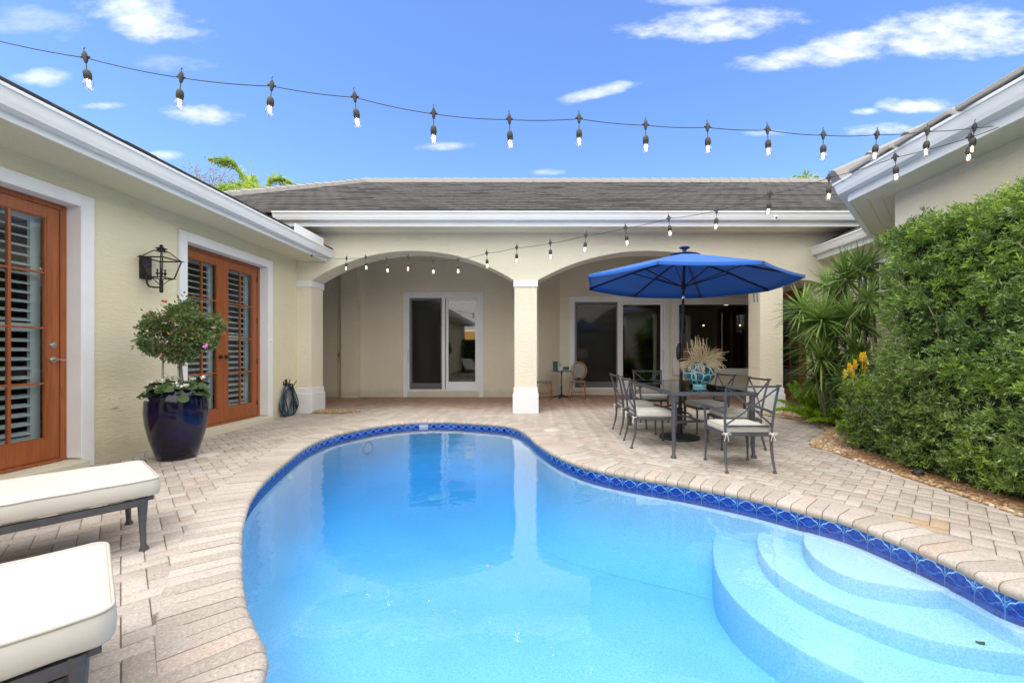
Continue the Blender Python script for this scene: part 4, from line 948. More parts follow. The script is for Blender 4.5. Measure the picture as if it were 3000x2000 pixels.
def discs(name, n, rad, size, matn, parent, z0=.06):
    V = []; Fq = []
    for k in range(n):
        q = random.uniform(0, 6.283); r = rad*math.sqrt(random.uniform(.12, 1.0)); c = Vector((r*math.cos(q), r*math.sin(q), z0+random.uniform(0, .13)-(r/rad)**3*.09)); s = size*random.uniform(.6, 1.15)
        nrm = Vector((math.cos(q)*.6*r/rad+random.gauss(0, .25), math.sin(q)*.6*r/rad+random.gauss(0, .25), 1)).normalized(); u = nrm.orthogonal().normalized(); v = nrm.cross(u); b = len(V); V.append(c-nrm*.008)
        for j in range(9):
            a = 2*PI*j/9; rr = s*(1-.12*(j == 0)); V.append(c+u*math.cos(a)*rr+v*math.sin(a)*rr+nrm*random.gauss(0, .003))
        Fq += [(b, b+1+j, b+1+(j+1) % 9) for j in range(9)]
    m = MB(); m.v = [tuple(x) for x in V]; m.f = Fq; m.m = [0]*len(Fq); return m.build(name, matn, parent, smooth=True)
discs('foliage', 105, .33, .052, BEGL, t)
for (r__, q, z) in ((.40, 3.4, .05), (.30, 3.9, .16), (.22, 4.3, .17), (.15, 4.0, .22), (.33, 4.6, .10), (.05, 4.7, .2), (.2, 5.1, .18), (.30, 5.3, .14), (.38, 5.6, .12), (.40, 4.3, -.02), (.32, .2, .2), (.2, 2.6, .2), (.27, 6.0, .19)):
    petals('flower', [(r__*.77*math.cos(q)+dx_, r__*.77*math.sin(q)+dy_, z) for dx_, dy_ in ((0, 0), (.03, .01), (.01, .03))], PETW, t, .030, 7)
# ------------------------------------------------------------ hose and its hanger
hy = 8.02
t = empty('hose_hanger', (LW, hy, .62), label='black iron double hook on the wall beside the left column', cat='hook')
m = MB(); m.box(.001, .012, -.03, .03, -.09, .09); m.tube([(.012, -.09, .05), (.02, -.09, -.02), (.10, -.09, -.05), (.13, -.09, 0), (.135, -.09, .09)], .008, 6)
m.tube([(.012, .06, .03), (.02, .06, -.03), (.10, .06, -.06), (.14, .06, -.01), (.16, .06, .03), (.165, .075, .05), (.155, .085, .04)], .008, 6); m.tube([(.012, -.09, .0), (.012, .06, -.0)], .008, 6); m.build('hook_iron', BRONZE, t, smooth=True)
t = empty('garden_hose', (LW, hy, .02), label='coiled blue and black garden hose hanging to the ground by the left column', cat='hose')
HB = simple('hose_blue', (.10, .20, .29), .45); HK = simple('hose_dark', (.02, .03, .045), .45)
for nm, mt, offs in (('hose_coil', HB, (0, 2, 4, 6, 8)), ('hose_coil', HK, (1, 3, 5, 7, 9, 10))):
    m = MB()
    for k in offs:
        w = .10+.015*k+random.uniform(-.01, .01); h = .26+.006*k; ox = .045+.011*(k % 6); cy = (-.04 if k % 3 else .03)+random.uniform(-.02, .02); lean = random.uniform(-.02, .02); pts = []
        for j in range(30):
            a = 2*PI*j/30; s = math.sin(a); sq = .62+.38*(1-s)/2*1.7; pts.append((ox+.02*math.sin(a*3+k), cy+w*math.cos(a)*sq+lean*s, .285+h*s*.98))
        m.tube(pts, .011, 8, closed=True)
    m.build(nm, mt, t, smooth=True)
m = MB(); m.tube([(.12, .05, .34), (.13, .06, .26), (.135, .045, .19)], [.016, .022, .014], 8); m.tube([(.13, .06, .2), (.15, .11, .16), (.15, .12, .12)], .014, 8); m.tube([(.13, .0, .10), (.14, .1, .11), (.14, .12, .2)], .006, 6); m.build('spray_nozzle', BLACK, t, smooth=True)
# ------------------------------------------------------------ lounge chairs
def lounger(loc, ang, label, panel=False):
    """local +Y = foot end; origin on the ground below the middle of the foot end"""
    t = empty('sun_lounger', (*loc, 0), ang, label, 'lounge chair', 'white cushioned loungers left of the pool')
    w, L = .64, 1.95; m = MB()
    for sx in (-1, 1): m.bar((sx*(w/2-.02), -.05, .295), (sx*(w/2-.02), -L, .295), .035, .04)
    for y in (-.07, -L+.02, -.7, -1.2): m.bar((-w/2+.04, y, .297), (w/2-.04, y, .297), .03, .03)
    m.bar((-w/2+.01, -.045, .31), (w/2-.01, -.045, .31), .05, .022)
    m.build('frame', CHM, t, bevel=.003)
    m = MB()
    for k in range(9): m.box(-w/2+.03, w/2-.03, -.22-k*.19, -.10-k*.19, .318, .324)
    m.build('sling', BLACK, t)
    for (x, y) in ((-1, -.07), (1, -.07), (-1, -L+.05), (1, -L+.05)):
        m = MB(); X = x*(w/2-.02); m.tube([(X, y, .32), (X, y, .27), (X, y, .15), (X, y+.004, .03), (X, y+.006, .012), (X, y+.006, 0)], [.026, .024, .017, .014, .022, .024], 8); m.build('leg', CHM, t, smooth='auto')
    m = MB(); m.bar((w/2-.02, -.62, .268), (w/2-.02, -.66, .268), .022, .02); m.build('bracket', CHM, t)
    c = MB(); seam = c.pillow((0, -.575, .328), (1, 0, 0), (0, 1, 0), .68, 1.17, .105, rc=.05, dome=.018, wob=.003); co_ = c.build('cushion', CUSH, t, smooth=True)
    mm = MB(); n = len(seam); mm.tube([tuple(Vector(p)+Vector((0, 0, .003))) for p in seam], .0055, 6, closed=True); mm.build('piping', PIPE, co_, smooth=True)
    # raised back part behind the frame edge
    c = MB(); a = R(48); o_ = len(c.v); seam = c.pillow((0, 0, 0), (1, 0, 0), (0, 1, 0), .68, .78, .10, rc=.05, dome=.012)
    c.v = [(x, -1.17-(.39-y)*math.cos(a)-z*math.sin(a)*-1*0 + z*math.sin(a), .345+(.39-y)*math.sin(a)+z*math.cos(a)) for x, y, z in c.v]; c.build('back_cushion', CUSH, t, smooth=True)
    m = MB()
    for sx in (-1, 1): m.bar((sx*.28, -1.17, .32), (sx*.28, -1.17-.75*math.cos(a), .33+.75*math.sin(a)), .03, .03)
    m.build('back_frame', CHM, t)
    return t
def lang(ux, uy): return math.atan2(uy, ux)-PI/2      # angle that turns local +Y to (ux, uy)
lounger((-2.59, 2.78), lang(.634, .774), 'farther white cushioned lounger, foot end beside the blue pot')
lounger((-1.52, 1.475), lang(.68, .733), 'nearer white cushioned lounger in the lower left corner')
t = empty('side_table', (-1.86, 1.22, 0), lang(.68, .73), 'low glossy black table in the bottom left corner under the nearer lounger', 'table')
BGL = simple('black_glass', (.008, .009, .014), .06, coat=1.0)
m = MB(); m.box(-.16, .30, -.16, .34, .205, .225); o = m.build('tabletop', BGL, t, bevel=.004)
for (x, y) in ((-.13, -.13), (.27, -.13), (.27, .31), (-.13, .31)):
    MB().box(x-.015, x+.015, y-.015, y+.015, 0, .204).build('leg', BLACK, t)
# ------------------------------------------------------------ dining table, chairs, umbrella
TX0, TX1, TY0, TY1, TZ = 1.57, 2.54, 4.75, 6.98, .76
t = empty('dining_table', ((TX0+TX1)/2, (TY0+TY1)/2, 0), label='long charcoal metal dining table with a smoked glass top', cat='table')
hx, hy2 = (TX1-TX0)/2, (TY1-TY0)/2
m = MB(); r_ = .0475
for s in (-1, 1): m.box(s*hx-(.035 if s > 0 else 0), s*hx+(.035 if s < 0 else 0), -hy2, hy2, TZ-.045, TZ); m.box(-hx+.0351, hx-.0351, s*hy2-(.035 if s > 0 else 0), s*hy2+(.035 if s < 0 else 0), TZ-.044, TZ-.001)
m.build('table_frame', CHM, t, bevel=.004)
m = MB(); m.box(-hx+.0355, hx-.0355, -hy2+.0355, hy2-.0355, TZ-.013, TZ-.004); m.build('glass_top', TABG, t)
for sx in (-1, 1):
    for sy in (-1, 1):
        X, Y = sx*(hx-.035), sy*(hy2-.035); m = MB()
        m.tube([(X, Y, TZ-.046), (X, Y, .40), (X+sx*.006, Y, .38), (X+sx*.004, Y+sy*.004, .15), (X+sx*.010, Y+sy*.01, .04), (X+sx*.012, Y+sy*.012, .018), (X+sx*.012, Y+sy*.012, 0)], [.032, .032, .026, .023, .019, .032, .034], 4 if False else 8)
        m.tube([(X, Y, .37), (X, Y, .42)], .034, 8); m.build('leg', CHM, t, smooth='auto')
m = MB()
for sy in (-1, 1):
    m.bar((-hx+.04, sy*(hy2-.04), .41), (0, sy*(hy2-.42), .36), .022, .03); m.bar((hx-.04, sy*(hy2-.04), .41), (0, sy*(hy2-.42), .36), .022, .03)
m.bar((0, -hy2+.42, .36), (0, -.33, .36), .022, .03); m.bar((0, .33, .36), (0, hy2-.42, .36), .022, .03)
ring = [(.10*math.cos(2*PI*k/20)*1.0, .33*math.sin(2*PI*k/20), .36) for k in range(20)]; m.tube(ring, .012, 6, closed=True)
m.build('stretcher', CHM, t)
def chair(loc, ang, label, arms=False):
    """local +Y = the way the sitter looks"""
    t = empty('dining_armchair' if arms else 'dining_chair', (*loc, 0), ang, label, 'chair', 'charcoal metal chairs with white seat cushions')
    hw = .235
    for sx in (-1, 1):
        m = MB(); m.tube([(sx*hw, .255, .375), (sx*hw, .255, .2), (sx*(hw+.004), .262, .03), (sx*(hw+.004), .262, .014), (sx*(hw+.004), .262, 0)], [.015, .014, .010, .018, .019], 8); m.build('leg', CHM, t, smooth='auto')
        m = MB(); m.tube([(sx*hw, -.215, .375), (sx*hw, -.218, .26), (sx*(hw+.003), -.235, .14), (sx*(hw+.006), -.268, .03), (sx*(hw+.006), -.27, .014), (sx*(hw+.006), -.27, 0)], [.016, .016, .014, .011, .018, .019], 8); m.build('leg', CHM, t, smooth='auto')
    m = MB()
    for sx in (-1, 1): m.bar((sx*hw, -.225, .378), (sx*hw, .265, .378), .026, .03)
    m.bar((-hw+.013, .252, .378), (hw-.013, .252, .378), .026, .03); m.bar((-hw+.013, -.212, .378), (hw-.013, -.212, .378), .026, .03)
    m.box(-hw+.013, hw-.013, -.2, .24, .384, .39); m.build('seat_frame', CHM, t, bevel=.003)
    m = MB(); tp = lambda sx, f: Vector((sx*(hw+.025*f), -.222-.075*f*f-.01*f, .39+.49*f))
    for sx in (-1, 1): m.tube([tp(sx, f/5) for f in range(6)], .0135, 4); m.box(sx*(hw+.025)-.017, sx*(hw+.025)+.017, -.325, -.29, .872, .892)
    # top rail bows back, X brace, lower rail
    def rail(f, bow, w_): a, b = tp(-1, f), tp(1, f); m.tube([a+(b-a)*(k/8)+Vector((0, -bow*4*(k/8)*(1-k/8), 0)) for k in range(9)], w_, 4)
    rail(.985, .018, .015); rail(.16, .012, .0125)
    a, b = tp(-1, .17), tp(1, .97); c_, d_ = tp(1, .17), tp(-1, .97)
    for p, q in ((a, b), (c_, d_)): m.tube([p, (p+q)/2+Vector((0, -.02, 0)), q], .0095, 4)
    cc = (a+b)/2+Vector((0, -.02, 0)); m.tube([cc+Vector((.022*math.cos(2*PI*k/12), 0, .022*math.sin(2*PI*k/12))) for k in range(12)], .006, 6, closed=True)
    m.build('back_frame', CHM, t)
    if arms:
        for sx in (-1, 1):
            m = MB(); X = sx*(hw+.018)
            m.tube([(sx*hw, .255, .38), (X, .255, .62)], .014, 4); m.tube([(X, .275, .622), (X, .1, .625), (X, -.10, .612), (sx*(hw+.014), -.243, .60)], .0165, 4); m.box(X-.02, X+.02, .25, .29, .605, .632); m.build('arm', CHM, t)
    c = MB(); seam = c.pillow((0, .02, .392), (1, 0, 0), (0, 1, 0), .47, .46, .068, rc=.04, edge=.014, dome=.014, wob=.003); cu = c.build('cushion', CUSH, t, smooth=True)
    mm = MB(); mm.tube([tuple(Vector(p)+Vector((0, 0, .002))) for p in seam], .0038, 5, closed=True); mm.build('piping', PIPE, cu, smooth=True)
    for sx in (-1, 1):
        mm = MB(); p = Vector((sx*hw, -.24, .395))
        for q in (-1, 1):
            mm.tube([p, p+Vector((q*.03, -.012, .012)), p+Vector((q*.045, -.014, -.004)), p+Vector((q*.02, -.012, -.012)), p], .0028, 5)
            mm.tube([p, p+Vector((q*.014, -.014, -.035)), p+Vector((q*.022, -.012, -.075))], .0028, 5)
        mm.tube([p+Vector((.017*math.cos(a_), .017*math.sin(a_)+.02, 0)) for a_ in [2*PI*k/10 for k in range(10)]], .003, 5, closed=True)
        mm.build('cushion_tie', CORD, t)
    return t
chair((2.165, 4.43), 0, 'nearest chair, an armchair at the pool end of the table showing its crossed back', True)
chair((2.10, 7.52), PI-.05, 'far armchair at the house end of the table, facing the pool', True)
chair((1.52, 6.38), -PI/2+.03, 'armless chair on the left side of the table, the farther one')
chair((1.50, 5.50), -PI/2-.02, 'armless chair on the left side of the table, the nearer one')
chair((2.66, 6.43), PI/2+.05, 'armless chair on the hedge side of the table, the farther one')
chair((2.60, 5.40), PI/2-.04, 'armless chair on the hedge side of the table, nearer one behind the armchair')
UX, UY = 2.06, 5.92
t = empty('umbrella_base', (UX, UY, 0), label='round black umbrella stand on the pavers under the table', cat='umbrella base')
MB().lathe([(.275, 0), (.282, .015), (.27, .032), (.20, .042), (.07, .055), (.045, .07), (.045, .40), (.05, .41), (.05, .43), (.030, .435)], n=40).build('base_plate', BLKM, t, smooth='auto')
m = MB(); m.tube([(.04, 0, .36), (.085, 0, .36)], .012, 8); m.build('knob', BLACK, t)
UBL = simple('blue_canopy', (.016, .105, .44), .8, spec=.25, bump=(160, .15), var=(1.5, (.02, .13, .50), .6))
def canopy_mat():
    m, t_, b = mat('blue_canopy_cloth'); b.inputs['Roughness'].default_value = .8; b.inputs['Specular IOR Level'].default_value = .3
    col = (.016, .105, .42, 1); b.inputs['Base Color'].default_value = col
    tl = N(t_, 'ShaderNodeBsdfTranslucent'); tl.inputs[0].default_value = (.003, .05, .34, 1); mx = N(t_, 'ShaderNodeMixShader'); mx.inputs[0].default_value = .07; b.inputs['Sheen Weight'].default_value = .35; b.inputs['Sheen Roughness'].default_value = .4; b.inputs['Sheen Tint'].default_value = (.5, .72, 1, 1); out = t_.nodes['Material Output']
    t_.links.new(b.outputs[0], mx.inputs[1]); t_.links.new(tl.outputs[0], mx.inputs[2]); t_.links.new(mx.outputs[0], out.inputs['Surface']); return m
CAN = canopy_mat()
t = empty('patio_umbrella', (UX, UY, .06), label='open blue octagonal patio umbrella standing through the dining table', cat='umbrella')
t.rotation_euler = (0, R(1.6), 0)
ZA, ZRM, RR = 2.58, 2.16, 1.46
m = MB(); m.tube([(0, 0, .1), (0, 0, 1.0)], .024, 16); m.tube([(0, 0, .99), (0, 0, 2.62)], .019, 16); m.tube([(0, 0, .96), (0, 0, 1.04)], .030, 16); m.tube([(0, 0, .66), (0, 0, .675)], .045, 16); m.build('pole', BLACK, t, smooth='auto')
m = MB(); m.tube([(-.035, 0, 1.04), (-.045, 0, 1.10), (-.045, 0, 1.22), (-.030, 0, 1.29)], [.02, .032, .034, .018], 12); m.tube([(-.05, -.02, 1.14), (-.05, -.06, 1.14), (-.09, -.065, 1.14)], .007, 6); m.build('crank_housing', BLACK, t, smooth=True)
MB().tube([(0, 0, 1.92), (0, 0, 2.0)], .0205, 16).build('tilt_collar', CHROME, t, smooth=True)
rot = R(-8)
def cdir(k): a = rot+R(90+22.5)+k*PI/4; return Vector((math.cos(a), math.sin(a), 0))
def cpoint(d, f, sag=0.0): return d*(RR*f)+Vector((0, 0, ZA-(ZA-ZRM)*(f**1.02)-sag))
def canopy(f0, f1, lift, name, sagk=.012):
    V = []; Fq = []; nr, ns = 9, 10
    for k in range(8):
        d0, d1 = cdir(k), cdir(k+1); b = len(V)
        for i in range(nr+1):
            f = f0+(f1-f0)*i/nr
            for j in range(ns+1):
                s = j/ns; p = cpoint(d0, f)*(1-s)+cpoint(d1, f)*s; sg = sagk*4*s*(1-s)*f
                inward = 1-.010*4*s*(1-s)*f; V.append((p.x*inward, p.y*inward, p.z-sg+lift))
        Fq += [(b+i*(ns+1)+j, b+(i+1)*(ns+1)+j, b+(i+1)*(ns+1)+j+1, b+i*(ns+1)+j+1) for i in range(nr) for j in range(ns)]
        # hem
        h = len(V)
        for j in range(ns+1): x, y, z = V[b+nr*(ns+1)+j]; V.append((x*.999, y*.999, z-.035))
        Fq += [(b+nr*(ns+1)+j, h+j, h+j+1, b+nr*(ns+1)+j+1) for j in range(ns)] if f1 > .9 else []
    return np_mesh(name, V, Fq, [CAN], t, smooth=True)
canopy(.05, 1.0, 0, 'canopy'); canopy(.0, .15, .022, 'vent', -.05)
for k in range(8):
    d = cdir(k); m = MB(); a, b = Vector((0, 0, ZA-.07))+d*.03, cpoint(d, .99)-Vector((0, 0, .018)); mid = cpoint(d, .5)-Vector((0, 0, .022)); m.bar(a, mid, .013, .02); m.bar(mid, b, .013, .02); m.bar(b-d*.05-Vector((0, 0, 0)), b+d*.012, .022, .03); m.build('rib', BLACK, t)
    m = MB(); m.bar(Vector((0, 0, 2.10))+d*.03, cpoint(d, .50)-Vector((0, 0, .035)), .011, .014); m.build('strut', BLACK, t)
m = MB(); m.tube([(0, 0, 2.05), (0, 0, 2.13)], .034, 14); m.tube([(0, 0, 2.52), (0, 0, 2.56)], .036, 14); m.build('runner_hub', BLACK, t)
MB().lathe([(.018, ZA-.02), (.035, ZA+.05), (.072, ZA+.066), (.075, ZA+.076), (.05, ZA+.092), (.02, ZA+.10), (.001, ZA+.102)], n=24).build('finial', simple('finial_solar', (.02, .03, .07), .25, coat=.6), t, smooth='auto')
m = MB(); p = Vector((1.36, .68, ZRM-.03))
for q in (0, .05): m.bar(p+Vector((q, 0, .03)), p+Vector((q+.012, .0, -.13)), .014, .003)
m.build('tie_strap', simple('navy_strap', (.01, .02, .08), .8), t)
# vase with dried stems
t = empty('mosaic_vase', (2.22, 5.60, TZ), label='pale blue vase with dark teal cells on the glass table', cat='vase')
def vase_mat():
    m, t_, b = mat('vase_glaze'); b.inputs['Roughness'].default_value = .12; b.inputs['Coat Weight'].default_value = .5
    tcn = N(t_, 'ShaderNodeTexCoord'); vo = N(t_, 'ShaderNodeTexVoronoi', _Scale=10.5, _Randomness=.62, feature='DISTANCE_TO_EDGE'); t_.links.new(tcn.outputs['Object'], vo.inputs['Vector'])
    nz = N(t_, 'ShaderNodeTexNoise', _Scale=9.0, _Detail=3.0); t_.links.new(tcn.outputs['Object'], nz.inputs['Vector'])
    sp = N(t_, 'ShaderNodeSeparateXYZ'); t_.links.new(tcn.outputs['Object'], sp.inputs[0])
    f = maprange(t_, M2(t_, 'ADD', vo.outputs['Distance'], M2(t_, 'MULTIPLY', M2(t_, 'SUBTRACT', nz.outputs[0], .5), .02)), .062, .085)
    f = M2(t_, 'MULTIPLY', f, maprange(t_, sp.outputs[2], .035, .045))
    c = mixc(t_, f, (.26, .60, .72), mixc(t_, maprange(t_, nz.outputs[0], .4, .65), (.008, .055, .075), (.04, .13, .16))); t_.links.new(c, b.inputs['Base Color']); return m
MB().lathe([(.085, 0), (.087, .03), (.115, .042), (.178, .105), (.192, .13), (.192, .235), (.185, .255), (.118, .325), (.105, .325), (.17, .25), (.17, .2)], n=40, rot=.2).build('vase_body', vase_mat(), t, smooth='auto')
t = empty('dried_arrangement', (2.22, 5.60, TZ+.25), label='curly dried beige stems spilling out of the teal vase', cat='plant')
DRY = leafmat('dried_stem', (.58, .47, .27), (.72, .58, .40), (.42, .45, .18), 9.0, trans=.1)
m = MB()
for k in range(330):
    q = random.uniform(0, 6.283); r0 = random.uniform(0, .08); p = Vector((r0*math.cos(q), r0*math.sin(q), random.uniform(.02, .08))); kind = k % 10
    if kind < 2: d = Vector((-.12+random.gauss(0, .22), random.gauss(0, .2), 1)).normalized(); L = random.uniform(.24, .40); g = .05
    elif kind < 4: q = random.gauss(.1, .5); d = Vector((math.cos(q), math.sin(q)*.6, .75)).normalized(); L = random.uniform(.28, .40); g = -.12
    else: d = Vector((math.cos(q), math.sin(q), random.uniform(.3, 1.1))).normalized(); L = random.uniform(.20, .32); g = -.30
    pts = [p]; cu_ = random.choice((-1, 1)); ph = random.uniform(0, 6.28)
    for j in range(11):
        d = (d+Vector((math.cos(ph+j*1.3)*.30, math.sin(ph+j*1.3)*.30, g*.45+math.sin(ph*2+j*1.7)*.22))).normalized(); pts.append(pts[-1]+d*L/11)
    m.tube(pts, [.0038]*10+[.003, .002], 4, cap=False)
m.build('stems', DRY, t, smooth=True)
# ------------------------------------------------------------ bistro set on the porch
RAT = simple('rattan', (.44, .19, .055), .35, var=(12, (.42, .18, .05), .8)); RATB = simple('rattan_binding', (.10, .035, .015), .5)
def chev_mat():
    m, t_, b = mat('chevron_weave'); b.inputs['Roughness'].default_value = .6; tcn = N(t_, 'ShaderNodeTexCoord'); sp = N(t_, 'ShaderNodeSeparateXYZ'); t_.links.new(tcn.outputs['Object'], sp.inputs[0])
    v = M2(t_, 'SUBTRACT', M2(t_, 'ADD', sp.outputs[2], sp.outputs[1]), M2(t_, 'MULTIPLY', M2(t_, 'ABSOLUTE', sp.outputs[0]), 1.5)); s = M2(t_, 'FRACT', M2(t_, 'MULTIPLY', v, 30.0))
    t_.links.new(mixc(t_, maprange(t_, M2(t_, 'ABSOLUTE', M2(t_, 'SUBTRACT', s, .5)), .20, .26), (.012, .012, .016), (.42, .41, .39)), b.inputs['Base Color']); return m
CHEV = chev_mat()
def bistro_chair(loc, ang, label):
    t = empty('bistro_chair', (*loc, 0), ang, label, 'chair', 'rattan bistro chairs on the porch')
    for sx in (-1, 1):
        m = MB(); m.tube([(sx*.20, .19, .44), (sx*.215, .215, 0)], .015, 8); m.tube([(sx*.207, .203, .20), (sx*.208, .204, .225)], .0185, 8, mi=1); m.build('leg', [RAT, RATB], t, smooth=True)
        m = MB(); m.tube([(sx*.17, -.19, .46), (sx*.18, -.22, .2), (sx*.20, -.27, 0)], .015, 8); m.build('leg', [RAT, RATB], t, smooth=True)
        m = MB(); m.tube([(sx*.205, .2, .22), (sx*.15, .19, .36), (sx*.05, .19, .425)], .008, 6); m.tube([(sx*.205, .19, .24), (sx*.2, .10, .36), (sx*.19, 0, .425)], .008, 6); m.build('brace', RAT, t, smooth=True)
    m = MB(); m.tube([(-.205, .205, .15), (0, .0, .165), (-.18, -.22, .15)], .007, 6); m.tube([(.205, .205, .15), (0, .0, .165), (.18, -.22, .15)], .007, 6); m.build('stretcher', RAT, t, smooth=True)
    m = MB(); m.pillow((0, .0, .435), (1, 0, 0), (0, 1, 0), .44, .42, .03, rc=.09, edge=.012, dome=.004); m.build('seat', CHEV, t, smooth=True)
    def oval(rx, rz, zc, n=28, lo=-70):
        return [(rx*math.cos(R(a)), -.20-.16*((zc+rz*math.sin(R(a))-.46)/.5), zc+rz*math.sin(R(a))) for a in np.linspace(lo, 180-lo, n)]
    for rx, rz in ((.215, .245), (.175, .205)):
        p = oval(rx, rz, .735); p = [(p[0][0]*1.05, -.20, .46)]+p+[(p[-1][0]*1.05, -.20, .46)]; m = MB(); m.tube(p, .0125, 8); m.build('back_hoop', RAT, t, smooth=True)
    pts = oval(.165, .195, .735, 28, -90); m = MB(); f = [(x, y+.006, z) for x, y, z in pts]; b_ = [(x, y-.006, z) for x, y, z in pts]; n = len(f); m.add(f+b_, [tuple(range(n)), tuple(range(2*n-1, n-1, -1))]); m.build('back_panel', CHEV, t)
    m = MB(); m.tube([(-.17, -.2, .50), (.17, -.2, .50)], .012, 8); m.tube([(0, -.355, .93), (0, -.375, .985)], .018, 8); m.build('binding', RATB, t)
    return t
bistro_chair((1.15, 11.20), PI-.20, 'rattan bistro chair right of the small round table, back to the sliding door')
bistro_chair((.22, 11.02), -PI/2-.12, 'rattan bistro chair half hidden behind the middle column')
BTX, BTY = .72, 11.32
t = empty('bistro_table', (BTX, BTY, 0), label='small round table on a black iron pedestal between the rattan chairs', cat='table')
MB().lathe([(.275, .715), (.282, .722), (.282, .735), (.275, .74)], n=36).build('tabletop', simple('slate_top', (.10, .11, .10), .3), t, smooth='auto')
m = MB(); m.lathe([(.035, .02), (.028, .08), (.018, .2), (.024, .28), (.016, .34), (.014, .6), (.03, .7), (.08, .714)], n=14)
for k in range(4):
    a = PI/4+k*PI/2+.4; m.tube([(.02*math.cos(a), .02*math.sin(a), .07), (.10*math.cos(a), .10*math.sin(a), .045), (.24*math.cos(a), .24*math.sin(a), .012)], [.024, .018, .016], 8)
m.build('pedestal', BLACK, t, smooth='auto')
TEAL = simple('teal_glass', (.02, .11, .13), .12, coat=.5, var=(6, (.05, .20, .22), .7))
o = MB().lathe([(.062, 0), (.066, .01), (.068, .25), (.060, .25), (.058, .02)], n=24).build('teal_pitcher', TEAL, smooth='auto'); o.location = (BTX-.17, BTY+.02, .741); tag(o, 'tall dark teal glass cylinder on the round bistro table', 'pitcher')
o = MB().lathe([(.03, 0), (.05, .05), (.062, .11), (.055, .11), (.04, .02)], n=20).build('white_cup', simple('white_ceramic', (.7, .72, .70), .3), smooth='auto'); o.location = (BTX-.04, BTY-.11, .741); tag(o, 'white patterned cup at the front of the bistro table', 'cup')
o = MB().lathe([(.035, 0), (.035, .19), (.032, .19), (.030, .01)], n=18).build('drinking_glass', simple('beige_glass', (.42, .38, .30), .1), smooth='auto'); o.location = (BTX-.03, BTY+.07, .741); tag(o, 'tall pale glass behind the white cup', 'glass')
for k, (x, y, lb) in enumerate(((.085, .0, 'left'), (.165, -.01, 'right'))):
    o = MB().lathe([(.038, 0), (.042, .01), (.044, .09), (.038, .09), (.036, .015)], n=18).build('tumbler', TEAL, smooth='auto'); o.location = (BTX+x, BTY+y, .757); tag(o, 'dark teal tumbler on the tray, the %s one' % lb, 'glass', 'teal tumblers on the tray')
o = MB().box(-.10, .12, -.07, .07, 0, .014).build('serving_tray', simple('tray_cream', (.62, .60, .55), .5), bevel=.004); o.location = (BTX+.12, BTY-.02, .742); tag(o, 'small cream tray under the teal tumblers', 'tray')
# ------------------------------------------------------------ small fixtures
o = MB().lathe([(.135, 0), (.135, .006), (.12, .010), (.001, .012)], n=32).build('skimmer_lid', simple('lid_plastic', (.62, .56, .48), .6, var=(20, (.5, .43, .35), .6)), smooth='auto'); p = G(1618, 1260); o.location = (p.x, p.y, .001); tag(o, 'round cream plastic lid set in the pavers by the middle column', 'lid')
o = MB().lathe([(.11, 0), (.11, .006), (.10, .009), (.001, .010)], n=32).build('valve_lid', MATS['lid_plastic'], smooth='auto'); p = G(610, 1333); o.location = (p.x, p.y, .001); tag(o, 'round cream lid in the pavers beside the blue pot', 'lid')
p = W(2266, 641, 7.88); t = empty('security_camera', (p.x, 7.886, p.z), label='small white security camera under the main gutter', cat='camera')
m = MB(); m.box(-.035, .035, -.10, -.0, -.05, .03); m.build('camera_body', WH, t, bevel=.012); MB().tube([(0, -.098, -.012), (0, -.105, -.012)], .022, 12).build('camera_lens', BLACK, t)
# ------------------------------------------------------------ string lights
def socket_proto():
    s = MB(); s.tube([(0, 0, .045), (0, 0, .03)], .006, 6); s.tube([(0, 0, .04), (0, 0, .012), (0, 0, -.035)], [.010, .020, .009], 8); s.tube([(-.03, 0, .004), (0, 0, .008), (.03, 0, .004)], [.006, .014, .006], 6)
    s.tube([(.004, 0, .075), (-.006, 0, .06), (.004, 0, .045)], .003, 4)
    s.tube([(0, 0, -.03), (0, 0, -.092)], .0035, 5)
    s.lathe([(.006, -.085), (.018, -.094), (.024, -.112), (.0245, -.140), (.0205, -.146), (.023, -.150), (.019, -.158)], n=14); return s
def bulb_proto():
    b = MB(); b.lathe([(.015, -.153), (.020, -.165), (.030, -.185), (.032, -.200), (.028, -.218), (.016, -.231), (.001, -.235)], n=16, cap=False); return b
SOCKM = simple('socket_rubber', (.035, .033, .030), .6)
